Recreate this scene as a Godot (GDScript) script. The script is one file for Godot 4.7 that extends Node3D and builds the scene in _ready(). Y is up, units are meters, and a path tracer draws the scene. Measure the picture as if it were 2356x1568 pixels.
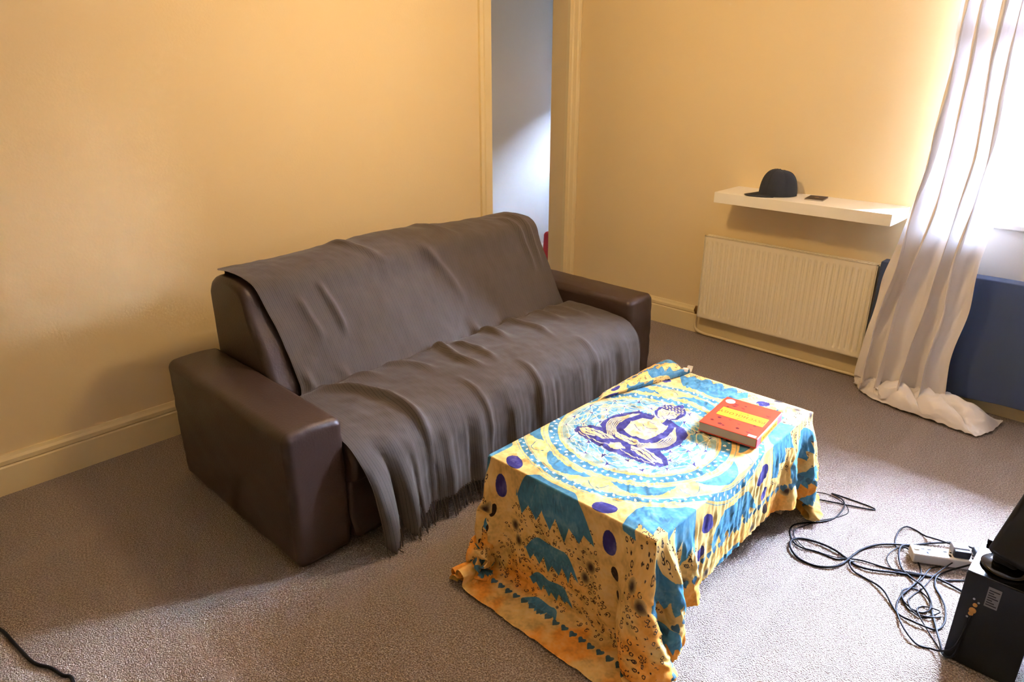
extends Node3D
# A living room corner: brown sofa with a throw, a low table under a printed cloth, radiator, shelf and curtain.
# World axes: the back wall is z = 0, the window wall is x = 0, the floor is y = 0.

var M := {}
var used := {}
var rng := RandomNumberGenerator.new()

# ------------------------------------------------------------------ helpers
func numbered(called: String) -> String:
	used[called] = used.get(called, 0) + 1
	return called if used[called] == 1 else "%s_%03d" % [called, used[called] - 1]

func thing(called: String, label: String, category: String, at := Vector3.ZERO, turn := 0.0, group := "") -> Node3D:
	var o := Node3D.new()
	o.name = numbered(called)
	add_child(o)
	o.position = at
	o.rotation.y = turn
	tag(o, label, category, group)
	return o

func tag(o: Node, label: String, category: String, group := "") -> void:
	o.set_meta("label", label)
	o.set_meta("category", category)
	if group:
		o.set_meta("group", group)

func part(called: String, mesh: Mesh, mat: Material, parent: Node = self, at := Vector3.ZERO, rot := Vector3.ZERO) -> MeshInstance3D:
	var o := MeshInstance3D.new()
	o.name = numbered(called) if parent == self else called
	o.mesh = mesh
	o.material_override = mat
	parent.add_child(o, true)
	o.position = at
	o.rotation = rot
	return o

func struct(called: String, mesh: Mesh, mat: Material, label := "", at := Vector3.ZERO) -> MeshInstance3D:
	var o := part(called, mesh, mat, self, at)
	o.set_meta("kind", "structure")
	if label:
		o.set_meta("label", label)
	return o

func finish(v: PackedVector3Array, idx: PackedInt32Array, uv := PackedVector2Array(), n := PackedVector3Array()) -> ArrayMesh:
	if n.is_empty():
		n.resize(v.size())
		for k in range(0, idx.size(), 3):
			var a := idx[k]
			var b := idx[k + 1]
			var c := idx[k + 2]
			var f := (v[c] - v[a]).cross(v[b] - v[a])
			n[a] += f
			n[b] += f
			n[c] += f
		for k in n.size():
			n[k] = n[k].normalized()
	var arrays := []
	arrays.resize(Mesh.ARRAY_MAX)
	arrays[Mesh.ARRAY_VERTEX] = v
	arrays[Mesh.ARRAY_NORMAL] = n
	if uv.size() == v.size():
		arrays[Mesh.ARRAY_TEX_UV] = uv
	arrays[Mesh.ARRAY_INDEX] = idx
	var m := ArrayMesh.new()
	m.add_surface_from_arrays(Mesh.PRIMITIVE_TRIANGLES, arrays)
	return m

# a sheet given by f(u, v) for u, v in 0..1
func sheet(nu: int, nv: int, f: Callable, uvf = null) -> ArrayMesh:
	var v := PackedVector3Array()
	var uv := PackedVector2Array()
	var idx := PackedInt32Array()
	for j in nv + 1:
		for i in nu + 1:
			var a := float(i) / nu
			var b := float(j) / nv
			v.append(f.call(a, b))
			uv.append(uvf.call(a, b) if uvf != null else Vector2(a, b))
	for j in nv:
		for i in nu:
			var k := j * (nu + 1) + i
			idx.append_array([k, k + 1, k + nu + 1, k + 1, k + nu + 2, k + nu + 1])
	return finish(v, idx, uv)

# box with rounded edges, centre at the origin unless lifted by from_base; warp may move every point
func rbox(s: Vector3, r := 0.01, n := 3, from_base := true, warp = null, mid := 1) -> ArrayMesh:
	var h := s / 2
	r = minf(r, minf(h.x, minf(h.y, h.z)) * 0.98)
	var v := PackedVector3Array()
	var nn := PackedVector3Array()
	var uv := PackedVector2Array()
	var idx := PackedInt32Array()
	var lift := Vector3(0, h.y, 0) if from_base else Vector3.ZERO
	for face in 6:
		var ax := face / 2
		var sg := 1.0 if face % 2 == 0 else -1.0
		var b := (ax + 1) % 3
		var c := (ax + 2) % 3
		var tb := ticks(h[b], r, n, mid)
		var tc := ticks(h[c], r, n, mid)
		var base := v.size()
		for j in tc.size():
			for i in tb.size():
				var p := Vector3.ZERO
				p[ax] = h[ax] * sg
				p[b] = tb[i]
				p[c] = tc[j]
				var q := Vector3(clampf(p.x, -h.x + r, h.x - r), clampf(p.y, -h.y + r, h.y - r), clampf(p.z, -h.z + r, h.z - r))
				var d := (p - q).normalized()
				var e := q + d * r + lift
				v.append(warp.call(e) if warp != null else e)
				nn.append(d)
				uv.append(Vector2(p[b], p[c]))
		var w := tb.size()
		for j in tc.size() - 1:
			for i in w - 1:
				var k := base + j * w + i
				if sg > 0:
					idx.append_array([k, k + w, k + 1, k + 1, k + w, k + w + 1])
				else:
					idx.append_array([k, k + 1, k + w, k + 1, k + w + 1, k + w])
	if warp != null and mid > 1:
		nn = welded_normals(v, idx)
	return finish(v, idx, uv, nn)

# normals shared by points that lie at the same place
func welded_normals(v: PackedVector3Array, idx: PackedInt32Array) -> PackedVector3Array:
	var sum := {}
	var keys := []
	for p in v:
		keys.append(Vector3i((p * 20000.0).round()))
	for k in range(0, idx.size(), 3):
		var f := (v[idx[k + 2]] - v[idx[k]]).cross(v[idx[k + 1]] - v[idx[k]])
		for e in 3:
			var q = keys[idx[k + e]]
			sum[q] = sum.get(q, Vector3.ZERO) + f
	var n := PackedVector3Array()
	for q in keys:
		n.append((sum.get(q, Vector3.UP) as Vector3).normalized())
	return n

func ticks(h: float, r: float, n: int, mid: int) -> PackedFloat32Array:
	var out := PackedFloat32Array()
	for i in n:
		out.append(-h + r - r * tan(PI / 4 * (1.0 - float(i) / n)))
	for i in mid + 1:
		out.append(lerpf(-h + r, h - r, float(i) / mid))
	for i in n:
		out.append(h - r + r * tan(PI / 4 * float(i + 1) / n))
	return out

# several plain boxes (min corner, max corner) as one mesh
func boxes(list: Array) -> ArrayMesh:
	var v := PackedVector3Array()
	var n := PackedVector3Array()
	var idx := PackedInt32Array()
	for e in list:
		var lo: Vector3 = e[0]
		var hi: Vector3 = e[1]
		for face in 6:
			var ax := face / 2
			var sg := face % 2 == 0
			var b := (ax + 1) % 3
			var c := (ax + 2) % 3
			var k := v.size()
			for j in 2:
				for i in 2:
					var p := Vector3.ZERO
					p[ax] = hi[ax] if sg else lo[ax]
					p[b] = hi[b] if i else lo[b]
					p[c] = hi[c] if j else lo[c]
					v.append(p)
					var d := Vector3.ZERO
					d[ax] = 1.0 if sg else -1.0
					n.append(d)
			if sg:
				idx.append_array([k, k + 2, k + 1, k + 1, k + 2, k + 3])
			else:
				idx.append_array([k, k + 1, k + 2, k + 1, k + 3, k + 2])
	return finish(v, idx, PackedVector2Array(), n)

func smooth_path(pts: Array, per := 6) -> PackedVector3Array:
	var out := PackedVector3Array()
	var n := pts.size()
	for i in n - 1:
		var a: Vector3 = pts[maxi(i - 1, 0)]
		var b: Vector3 = pts[i]
		var c: Vector3 = pts[i + 1]
		var d: Vector3 = pts[mini(i + 2, n - 1)]
		for k in per:
			out.append(b.cubic_interpolate(c, a, d, float(k) / per))
	out.append(pts[n - 1])
	return out

# round bar along a path; rad may be a number or a function of 0..1
func tube(path: PackedVector3Array, rad, sides := 8, caps := true) -> ArrayMesh:
	var v := PackedVector3Array()
	var idx := PackedInt32Array()
	var n := path.size()
	var up := Vector3.UP
	var t0 := (path[1] - path[0]).normalized()
	if absf(t0.dot(up)) > 0.9:
		up = Vector3.RIGHT
	for i in n:
		var t := (path[mini(i + 1, n - 1)] - path[maxi(i - 1, 0)]).normalized()
		var side := t.cross(up).normalized()
		up = side.cross(t).normalized()
		var r: float = rad.call(float(i) / (n - 1)) if rad is Callable else rad
		for k in sides:
			var a := TAU * k / sides
			v.append(path[i] + (side * cos(a) + up * sin(a)) * r)
	for i in n - 1:
		for k in sides:
			var a := i * sides + k
			var b := i * sides + (k + 1) % sides
			idx.append_array([a, b, a + sides, b, b + sides, a + sides])
	if caps:
		for e in 2:
			var c := v.size()
			v.append(path[0] if e == 0 else path[n - 1])
			var o := 0 if e == 0 else (n - 1) * sides
			for k in sides:
				var a := o + k
				var b := o + (k + 1) % sides
				idx.append_array([c, b, a] if e == 0 else [c, a, b])
	return finish(v, idx)

# profile of (radius, height) turned round the y axis
func lathe(profile: Array, sides := 24) -> ArrayMesh:
	var v := PackedVector3Array()
	var idx := PackedInt32Array()
	for p in profile:
		for k in sides:
			var a := TAU * k / sides
			v.append(Vector3(p[0] * cos(a), p[1], p[0] * sin(a)))
	for i in profile.size() - 1:
		for k in sides:
			var a := i * sides + k
			var b := i * sides + (k + 1) % sides
			idx.append_array([a, a + sides, b, b, a + sides, b + sides])
	return finish(v, idx)

# flat profile polygon of (out, up) carried along from a to b; out is the direction away from the wall; flat shaded
func moulding(profile: Array, a: Vector3, b: Vector3, out: Vector3, up := Vector3.UP) -> ArrayMesh:
	var st := SurfaceTool.new()
	st.begin(Mesh.PRIMITIVE_TRIANGLES)
	st.set_smooth_group(-1)
	var n := profile.size()
	for i in n:
		var p: Array = profile[i]
		var q: Array = profile[(i + 1) % n]
		var p0: Vector3 = a + out * p[0] + up * p[1]
		var p1: Vector3 = a + out * q[0] + up * q[1]
		var p2: Vector3 = b + out * p[0] + up * p[1]
		var p3: Vector3 = b + out * q[0] + up * q[1]
		for w in [p0, p1, p2, p1, p3, p2]:
			st.add_vertex(w)
	for e in [a, b]:
		for i in range(1, n - 1):
			for k in [0, i, i + 1]:
				st.add_vertex(e + out * profile[k][0] + up * profile[k][1])
	st.generate_normals()
	return st.commit()

func mat(c: Color, rough := 0.7, metal := 0.0, spec := 0.5) -> StandardMaterial3D:
	var m := StandardMaterial3D.new()
	m.albedo_color = c
	m.roughness = rough
	m.metallic = metal
	m.metallic_specular = spec
	return m

func noise_tex(freq: float, octaves := 3, size := 512, lo := Color(0.5, 0.5, 0.5), hi := Color.WHITE, kind := FastNoiseLite.TYPE_SIMPLEX_SMOOTH, sd := 1) -> NoiseTexture2D:
	var n := FastNoiseLite.new()
	n.noise_type = kind
	n.frequency = freq
	n.fractal_octaves = octaves
	n.seed = sd
	var t := NoiseTexture2D.new()
	t.noise = n
	t.width = size
	t.height = size
	t.seamless = true
	var g := Gradient.new()
	g.set_color(0, lo)
	g.set_color(1, hi)
	t.color_ramp = g
	return t

func relief(m: StandardMaterial3D, tex: Texture2D, cm: float) -> void:
	m.heightmap_enabled = true
	m.heightmap_texture = tex
	m.heightmap_scale = cm

func world_tex(m: StandardMaterial3D, per_metre: float) -> void:
	m.uv1_triplanar = true
	m.uv1_world_triplanar = true
	m.uv1_scale = Vector3.ONE * per_metre

func fbm(n: FastNoiseLite, x: float, y: float, z := 0.0) -> float:
	return n.get_noise_3d(x, y, z)

# ------------------------------------------------------------------ materials
func make_materials() -> void:
	var wall := mat(Color(0.915, 0.832, 0.65), 0.75, 0.0, 0.35)
	relief(wall, noise_tex(0.06, 4, 512, Color.BLACK, Color.WHITE), 0.025)
	world_tex(wall, 2.2)
	M.wall = wall
	var white_wall := mat(Color(0.9, 0.9, 0.88), 0.8, 0.0, 0.3)
	relief(white_wall, noise_tex(0.06, 4, 512, Color.BLACK, Color.WHITE), 0.05)
	world_tex(white_wall, 2.2)
	M.white_wall = white_wall
	M.ceiling = mat(Color(0.93, 0.92, 0.9), 0.9, 0.0, 0.2)
	M.trim = mat(Color(0.92, 0.85, 0.665), 0.42, 0.0, 0.5)
	M.white_paint = mat(Color(0.92, 0.92, 0.9), 0.4)
	var carpet := mat(Color(1, 1, 1), 0.97, 0.0, 0.1)
	carpet.albedo_texture = noise_tex(0.11, 4, 1024, Color(0.44, 0.385, 0.35), Color(0.78, 0.72, 0.68), FastNoiseLite.TYPE_SIMPLEX, 4)
	relief(carpet, noise_tex(0.16, 4, 1024, Color.BLACK, Color.WHITE, FastNoiseLite.TYPE_SIMPLEX, 9), 0.8)
	world_tex(carpet, 1.05)
	carpet.rim_enabled = true
	carpet.rim = 0.3
	carpet.rim_tint = 0.5
	M.carpet = carpet
	var leather := mat(Color(0.215, 0.15, 0.13), 0.44, 0.0, 0.5)
	relief(leather, noise_tex(0.05, 4, 512, Color.BLACK, Color.WHITE, FastNoiseLite.TYPE_CELLULAR, 3), 0.05)
	world_tex(leather, 5.0)
	M.leather = leather
	var throw_mat := mat(Color(1, 1, 1), 0.72, 0.0, 0.35)
	throw_mat.albedo_texture = rib_image(false)
	relief(throw_mat, rib_image(true), 0.05)
	throw_mat.rim_enabled = true
	throw_mat.rim = 0.2
	M.throw = throw_mat
	M.fringe = mat(Color(0.28, 0.245, 0.22), 0.85)
	M.radiator = mat(Color(0.96, 0.92, 0.81), 0.38)
	M.shelf = mat(Color(0.96, 0.945, 0.89), 0.4)
	M.brass = mat(Color(0.55, 0.42, 0.25), 0.45, 0.8)
	var cap := mat(Color(0.17, 0.18, 0.2), 0.9)
	relief(cap, noise_tex(0.3, 2, 256, Color.BLACK, Color.WHITE), 0.05)
	world_tex(cap, 12.0)
	M.cap = cap
	var navy := mat(Color(0.255, 0.30, 0.40), 0.92)
	relief(navy, noise_tex(0.35, 3, 512, Color.BLACK, Color.WHITE), 0.1)
	world_tex(navy, 4.0)
	navy.rim_enabled = true
	navy.rim = 0.4
	M.navy = navy
	var curtain := mat(Color(0.94, 0.92, 0.905), 0.33, 0.0, 0.65)
	relief(curtain, noise_tex(0.3, 2, 512, Color.BLACK, Color.WHITE), 0.02)
	world_tex(curtain, 6.0)
	curtain.backlight_enabled = true
	curtain.backlight = Color(0.29, 0.285, 0.285)
	M.curtain = curtain
	M.black = mat(Color(0.10, 0.10, 0.105), 0.6, 0.0, 0.35)
	M.black_gloss = mat(Color(0.04, 0.04, 0.045), 0.14)
	M.cable = mat(Color(0.05, 0.052, 0.075), 0.6, 0.0, 0.3)
	M.white_plastic = mat(Color(0.93, 0.92, 0.9), 0.35)
	M.grey_plastic = mat(Color(0.62, 0.64, 0.68), 0.35)
	M.dark_hole = mat(Color(0.06, 0.05, 0.05), 0.8)
	M.glass = mat(Color(1, 1, 1, 0.04), 0.02)
	M.glass.transparency = BaseMaterial3D.TRANSPARENCY_ALPHA
	M.red = mat(Color(0.72, 0.12, 0.13), 0.5)
	M.paving = mat(Color(0.36, 0.35, 0.34), 0.9)
	M.render = mat(Color(0.40, 0.30, 0.26), 0.9)
	M.slate = mat(Color(0.33, 0.33, 0.36), 0.7)
	M.dark_pane = mat(Color(0.2, 0.22, 0.25), 0.15)
	M.wood = mat(Color(0.78, 0.68, 0.56), 0.5)

# ribbed knit: stripes across u
func rib_image(as_height: bool) -> ImageTexture:
	var w := 512
	var im := Image.create(w, w, false, Image.FORMAT_RGB8)
	var n := FastNoiseLite.new()
	n.seed = 12
	n.frequency = 0.05
	for x in w:
		for y in range(0, w, 2):
			var q := fposmod(x / 32.0, 1.0)
			var groove := smoothstep(0.0, 0.14, absf(q - 0.5)) if int(x / 32.0) % 2 == 0 else smoothstep(0.0, 0.08, absf(q - 0.5))
			var k := n.get_noise_2d(x * 3.0, y * 1.2) * 0.5 + n.get_noise_2d(x * 9.0, y * 7.0) * 0.5
			groove = clampf(groove + 0.9 * maxf(n.get_noise_2d(x * 0.7, y * 1.6 + 90.0), 0.0), 0, 1)
			var c: Color
			if as_height:
				var h := clampf(0.25 + 0.55 * groove + 0.25 * k, 0, 1)
				c = Color(h, h, h)
			else:
				var e := 0.18 + 0.11 * groove + 0.06 * k
				c = Color(e * 1.09, e * 0.985, e * 0.88)
			im.set_pixel(x, y, c)
			im.set_pixel(x, y + 1, c)
	return ImageTexture.create_from_image(im)

# ------------------------------------------------------------------ the room
func build_room() -> void:
	var H := 2.75
	var X0 := -6.0
	var Z1 := 6.8
	struct("floor", boxes([[Vector3(X0 - 0.2, -0.1, -1.0), Vector3(1.6, 0, Z1 + 0.2)]]), M.carpet, "taupe cut pile carpet covering the floor")
	struct("ceiling", boxes([[Vector3(X0 - 0.2, H, -1.0), Vector3(1.6, H + 0.12, Z1 + 0.2)]]), M.ceiling)
	struct("wall_back", boxes([
		[Vector3(X0, 0, -0.12), Vector3(-0.80, H, 0)],
		[Vector3(-0.80, 2.03, -0.12), Vector3(-0.117, H, 0)],
		[Vector3(-0.117, 0, -0.12), Vector3(0, H, 0)]]), M.wall, "cream painted wall behind the sofa with a doorway")
	struct("wall_right", boxes([
		[Vector3(0, 0, -0.12), Vector3(0.28, H, 2.14)],
		[Vector3(0, 0, 2.14), Vector3(0.28, 0.89, 3.45)],
		[Vector3(0, 2.55, 2.14), Vector3(0.28, H, 3.45)],
		[Vector3(0, 0, 3.45), Vector3(0.28, H, Z1 + 0.2)]]), M.wall, "cream painted wall with the radiator and the window")
	struct("wall_left", boxes([[Vector3(X0 - 0.2, 0, -0.12), Vector3(X0, H, Z1 + 0.2)]]), M.wall)
	struct("wall_front", boxes([[Vector3(X0, 0, Z1), Vector3(0, H, Z1 + 0.2)]]), M.wall)
	# the hallway behind the doorway, daylit from a window at its far end
	struct("wall_hall", boxes([
		[Vector3(-2.6, 0, -0.98), Vector3(1.6, H, -0.80)],
		[Vector3(1.45, 0, -0.80), Vector3(1.6, 1.2, -0.12)],
		[Vector3(1.45, 1.62, -0.80), Vector3(1.6, H, -0.12)],
		[Vector3(1.45, 1.2, -0.80), Vector3(1.6, 1.62, -0.58)],
		[Vector3(1.45, 1.2, -0.35), Vector3(1.6, 1.62, -0.12)],
		[Vector3(0.28, 0, -0.12), Vector3(1.6, H, 0.0)],
		[Vector3(-2.6, 0, -0.80), Vector3(-2.45, H, -0.12)]]), M.white_wall, "white hallway wall seen through the doorway")
	var hw := struct("window_2", boxes([[Vector3(1.50, 1.2, -0.58), Vector3(1.506, 1.62, -0.35)]]), M.glass, "small glazed panel in the front door of the hallway")
	part("glazing_frame", boxes([[Vector3(1.48, 1.2, -0.58), Vector3(1.53, 1.215, -0.35)], [Vector3(1.48, 1.605, -0.58), Vector3(1.53, 1.62, -0.35)]]), M.white_paint, hw)
	var prof := [[0, 0], [0.019, 0], [0.019, 0.112], [0.013, 0.118], [0.019, 0.124], [0.019, 0.140], [0.012, 0.150], [0.008, 0.162], [0, 0.162]]
	struct("baseboard_back", moulding(prof, Vector3(X0, 0, 0), Vector3(-0.885, 0, 0), Vector3(0, 0, 1)), M.trim, "cream moulded skirting board along the sofa wall")
	struct("baseboard_right", moulding(prof, Vector3(0, 0, 0), Vector3(0, 0, Z1), Vector3(-1, 0, 0)), M.trim, "cream moulded skirting board along the radiator wall")
	struct("baseboard_hall", moulding(prof, Vector3(-2.4, 0, -0.80), Vector3(1.45, 0, -0.80), Vector3(0, 0, 1)), M.white_paint)
	# door surround: plain strip left, fluted architrave right
	var left := [[0, 0], [0.016, 0], [0.016, 0.02], [0.010, 0.024], [0.010, 0.03], [0.018, 0.034], [0.018, 0.085], [0, 0.085]]
	struct("trim_1", moulding(left, Vector3(-0.885, 0, 0), Vector3(-0.885, 2.115, 0), Vector3(0, 0, 1), Vector3(1, 0, 0)), M.trim, "cream door architrave beside the sofa wall")
	var right := [[0, 0], [0.022, 0], [0.022, 0.012], [0.014, 0.018], [0.012, 0.040], [0.018, 0.044], [0.021, 0.050], [0.018, 0.056], [0.013, 0.060], [0.013, 0.088], [0.024, 0.094], [0.028, 0.106], [0.024, 0.117], [0, 0.117]]
	struct("trim_2", moulding(right, Vector3(-0.117, 0, 0), Vector3(-0.117, 2.115, 0), Vector3(0, 0, 1), Vector3(1, 0, 0)), M.trim, "cream fluted door architrave in the room corner")
	struct("trim_3", moulding([[0, 0], [0.018, 0], [0.018, 0.085], [0, 0.085]], Vector3(-0.80, 2.03, 0), Vector3(-0.117, 2.03, 0), Vector3(0, 0, 1)), M.trim)
	# window: sill, frame, mullions, panes
	var win := part("window_1", boxes([
		[Vector3(0.13, 0.89, 2.14), Vector3(0.20, 0.95, 3.45)], [Vector3(0.13, 2.49, 2.14), Vector3(0.20, 2.55, 3.45)],
		[Vector3(0.13, 0.95, 2.14), Vector3(0.20, 2.49, 2.20)], [Vector3(0.13, 0.95, 3.39), Vector3(0.20, 2.49, 3.45)]]), M.white_plastic)
	win.set_meta("kind", "structure")
	win.set_meta("label", "bright window with white frame behind the curtain")
	part("transom", boxes([[Vector3(0.14, 1.80, 2.20), Vector3(0.19, 1.85, 3.39)]]), M.white_plastic, win)
	for a in [[0.95, 1.80], [1.85, 2.49]]:
		part("pane", boxes([[Vector3(0.160, a[0], 2.20), Vector3(0.166, a[1], 3.39)]]), M.glass, win)
	part("apron", boxes([[Vector3(-0.012, 0.165, 2.16), Vector3(0.0, 0.88, 3.43)]]), M.white_paint, win)
	part("sill", rbox(Vector3(0.17, 0.03, 1.31), 0.008), M.white_paint, win, Vector3(0.055, 0.875, 2.795))

# the street outside: ground and the terrace opposite, which hides the low sky from the window
func build_street() -> void:
	struct("ground", boxes([[Vector3(0.3, -0.5, -30), Vector3(30, -0.35, 36)]]), M.paving, "grey pavement and road outside the window")
	struct("wall_porch", boxes([[Vector3(0.28, -0.35, 3.85), Vector3(2.0, 4.6, 4.15)]]), M.render, "brick side wall of the porch outside the window")
	var t := thing("terraced_house", "dark brick terrace across the street outside the window", "house", Vector3(9.0, -0.35, 3.0))
	part("facade", boxes([[Vector3(0, 0, -26), Vector3(6, 4.7, 26)]]), M.render, t)
	part("roof", moulding([[0.3, 4.7], [-6.3, 4.7], [-3.0, 5.7]], Vector3(0, 0, -26), Vector3(0, 0, 26), Vector3(-1, 0, 0)), M.slate, t)
	for k in range(-5, 6):
		for y in [0.5, 2.8]:
			part("window", boxes([[Vector3(-0.03, y, k * 4.0 - 0.7), Vector3(0.02, y + 1.5, k * 4.0 + 0.7)]]), M.dark_pane, t)

func _ready() -> void:
	rng.seed = 7
	# camera
	var cam := Camera3D.new()
	cam.name = "camera"
	cam.fov = rad_to_deg(2.0 * atan(784.0 / 1603.6))
	cam.near = 0.02
	cam.position = Vector3(-3.782, 1.5532, 3.0292)
	cam.rotation = Vector3(-0.3751, -0.8084, 0.0016)
	add_child(cam)
	cam.current = true
	# sky: bright overcast daylight outside the window
	var env := Environment.new()
	env.background_mode = Environment.BG_SKY
	var sky := Sky.new()
	var ps := ProceduralSkyMaterial.new()
	ps.sky_top_color = Color(0.77, 0.85, 1.0)
	ps.sky_horizon_color = Color(0.88, 0.92, 1.0)
	ps.ground_bottom_color = Color(0.42, 0.42, 0.42)
	ps.ground_horizon_color = Color(0.55, 0.55, 0.55)
	ps.sun_angle_max = 0.0
	ps.energy_multiplier = 1.0
	sky.sky_material = ps
	env.sky = sky
	env.background_energy_multiplier = 435.0
	env.tonemap_mode = Environment.TONE_MAPPER_LINEAR
	env.tonemap_exposure = 1.8
	env.sdfgi_enabled = true
	env.ssao_enabled = true
	env.ssil_enabled = true
	var we := WorldEnvironment.new()
	we.name = "world"
	we.environment = env
	add_child(we)
	make_materials()
	build_room()
	build_street()
	build_lamp()
	build_sofa()
	build_throw()
	build_table()
	build_tablecloth()
	build_book()
	build_radiator()
	build_shelf()
	build_curtain()
	build_cloth_below_window()
	build_speaker()
	build_power_strip()
	build_cables()
	build_hall_things()

# ------------------------------------------------------------------ ceiling lamp (out of view above the table)
func build_lamp() -> void:
	var t := thing("pendant_lamp", "warm globe lamp hanging from the ceiling above the sofa front", "lamp", Vector3(-1.8, -0.2, 1.45))
	part("ceiling_rose", lathe([[0.0, 2.95], [0.05, 2.95], [0.045, 2.925], [0.0, 2.92]], 20), M.white_plastic, t)
	part("cord", tube(PackedVector3Array([Vector3(0, 2.93, 0), Vector3(0, 2.27, 0)]), 0.004, 8), M.white_plastic, t)
	part("socket", lathe([[0.0, 2.28], [0.018, 2.275], [0.02, 2.22], [0.0, 2.215]], 16), M.white_plastic, t)
	var glow := mat(Color(1, 0.85, 0.6), 0.4)
	glow.emission_enabled = true
	glow.emission = Color(1, 0.78, 0.46)
	glow.emission_energy_multiplier = 2.0
	part("bulb_globe", lathe([[0.0, 2.225], [0.03, 2.225], [0.06, 2.215], [0.09, 2.175], [0.095, 2.13], [0.08, 2.085], [0.05, 2.058], [0.0, 2.05]], 28), glow, t)
	var l := OmniLight3D.new()
	l.name = "bulb_light"
	l.light_color = Color(1.0, 0.85, 0.62)
	l.light_energy = 0.74
	l.light_size = 0.09
	l.omni_range = 12.0
	l.omni_attenuation = 2.0
	l.shadow_enabled = true
	t.add_child(l)
	l.position = Vector3(0, 2.14, 0)

# ------------------------------------------------------------------ sofa
func build_sofa() -> void:
	var t := thing("sofa", "dark brown leather sofa standing before the cream wall", "sofa", Vector3(-1.917, 0, 0.38))
	for sgn in [-1, 1]:
		var nz := FastNoiseLite.new()
		nz.seed = 5 + sgn
		nz.frequency = 5.0
		var warp := func(p: Vector3) -> Vector3:
			var c := 1.0 - pow(absf(p.z) / 0.44, 4.0)
			var crown := 0.008 * (1.0 - pow(absf(p.x) / 0.1025, 2.0)) * smoothstep(0.3, 0.5, p.y)
			var bulge := 0.007 * sin(PI * clampf(p.y / 0.5, 0, 1)) * signf(p.x) * c
			var crease := 0.004 * nz.get_noise_3d(p.x * 2.0, p.y * 3.5, p.z * 2.0)
			return p + Vector3(bulge + crease, crown + crease * 0.5, crease + 0.006 * sin(PI * clampf(p.y / 0.5, 0, 1)) * signf(p.z))
		part("arm", rbox(Vector3(0.205, 0.495, 0.88), 0.028, 4, true, warp, 14), M.leather, t, Vector3(0.905 * sgn, 0.012, 0.44))
		for zz in [0.06, 0.82]:
			part("foot", lathe([[0.0, 0.0], [0.022, 0.0], [0.026, 0.014], [0.0, 0.016]], 14), M.black, t, Vector3(0.905 * sgn, 0, zz))
	# backrest: wedge profile between the arms
	var prof := [Vector2(0.0, 0.05), Vector2(-0.012, 0.4), Vector2(-0.012, 0.7), Vector2(0.0, 0.765), Vector2(0.04, 0.803), Vector2(0.11, 0.818), Vector2(0.20, 0.812), Vector2(0.262, 0.782), Vector2(0.295, 0.70), Vector2(0.35, 0.60), Vector2(0.40, 0.50), Vector2(0.45, 0.40), Vector2(0.46, 0.2), Vector2(0.46, 0.05)]
	part("backrest", loft(prof, -0.80, 0.80, 24, 0.03, 3, 0.006), M.leather, t)
	var seat := [Vector2(0.40, 0.03), Vector2(0.40, 0.36), Vector2(0.46, 0.405), Vector2(0.62, 0.418), Vector2(0.80, 0.412), Vector2(0.885, 0.39), Vector2(0.915, 0.34), Vector2(0.905, 0.27), Vector2(0.875, 0.25), Vector2(0.87, 0.12), Vector2(0.865, 0.03)]
	part("seat", loft(seat, -0.80, 0.80, 24, 0.02, 8, 0.005), M.leather, t)

# closed (z, y) profile carried along x with rounded ends and a slightly uneven surface
func loft(prof: Array, x0: float, x1: float, n: int, round_: float, seed_: int, amp: float) -> ArrayMesh:
	var nz := FastNoiseLite.new()
	nz.seed = seed_
	nz.frequency = 3.0
	var ring := []
	var m := prof.size()
	for i in m:
		for k in 4:
			ring.append((prof[i] as Vector2).cubic_interpolate(prof[(i + 1) % m], prof[(i - 1 + m) % m], prof[(i + 2) % m], k / 4.0))
	var mid := Vector2.ZERO
	for p in ring:
		mid += p / ring.size()
	var v := PackedVector3Array()
	var idx := PackedInt32Array()
	var rows := []
	for i in 5:
		rows.append([x0 + round_ * (1.0 - cos(PI / 2 * i / 4.0)), round_ * (1.0 - sin(PI / 2 * i / 4.0))])
	for i in range(1, n):
		rows.append([lerpf(x0 + round_, x1 - round_, float(i) / n), 0.0])
	for i in 5:
		rows.append([x1 - round_ * (1.0 - sin(PI / 2 * i / 4.0)), round_ * (1.0 - cos(PI / 2 * i / 4.0))])
	for r in rows:
		for p in ring:
			var q: Vector2 = p + (mid - p).normalized() * r[1]
			var d := amp * nz.get_noise_3d(r[0], q.y * 1.5, q.x * 1.5)
			q += (p - mid).normalized() * d
			v.append(Vector3(r[0], q.y, q.x))
	var w := ring.size()
	for j in rows.size() - 1:
		for i in w:
			var a := j * w + i
			var b := j * w + (i + 1) % w
			idx.append_array([a, a + w, b, b, a + w, b + w])
	for e in 2:
		var c := v.size()
		var o := 0 if e == 0 else (rows.size() - 1) * w
		var cen := Vector3.ZERO
		for i in w:
			cen += v[o + i] / w
		v.append(cen)
		for i in w:
			var a := o + i
			var b := o + (i + 1) % w
			idx.append_array([c, a, b] if e == 0 else [c, b, a])
	return finish(v, idx)

# ------------------------------------------------------------------ throw over the sofa
func ridge(x: float, z: float, pts: Array, w: float, h: float) -> float:
	var best := 1e9
	var end := 1.0
	for i in pts.size() - 1:
		var a: Vector2 = pts[i]
		var b: Vector2 = pts[i + 1]
		var t := clampf((Vector2(x, z) - a).dot(b - a) / (b - a).length_squared(), 0, 1)
		var d := (Vector2(x, z) - a.lerp(b, t)).length()
		if d < best:
			best = d
			var g := (i + t) / (pts.size() - 1)
			end = smoothstep(0.0, 0.25, g) * smoothstep(1.0, 0.7, g)
	return h * end * exp(-best * best / (w * w))

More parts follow.
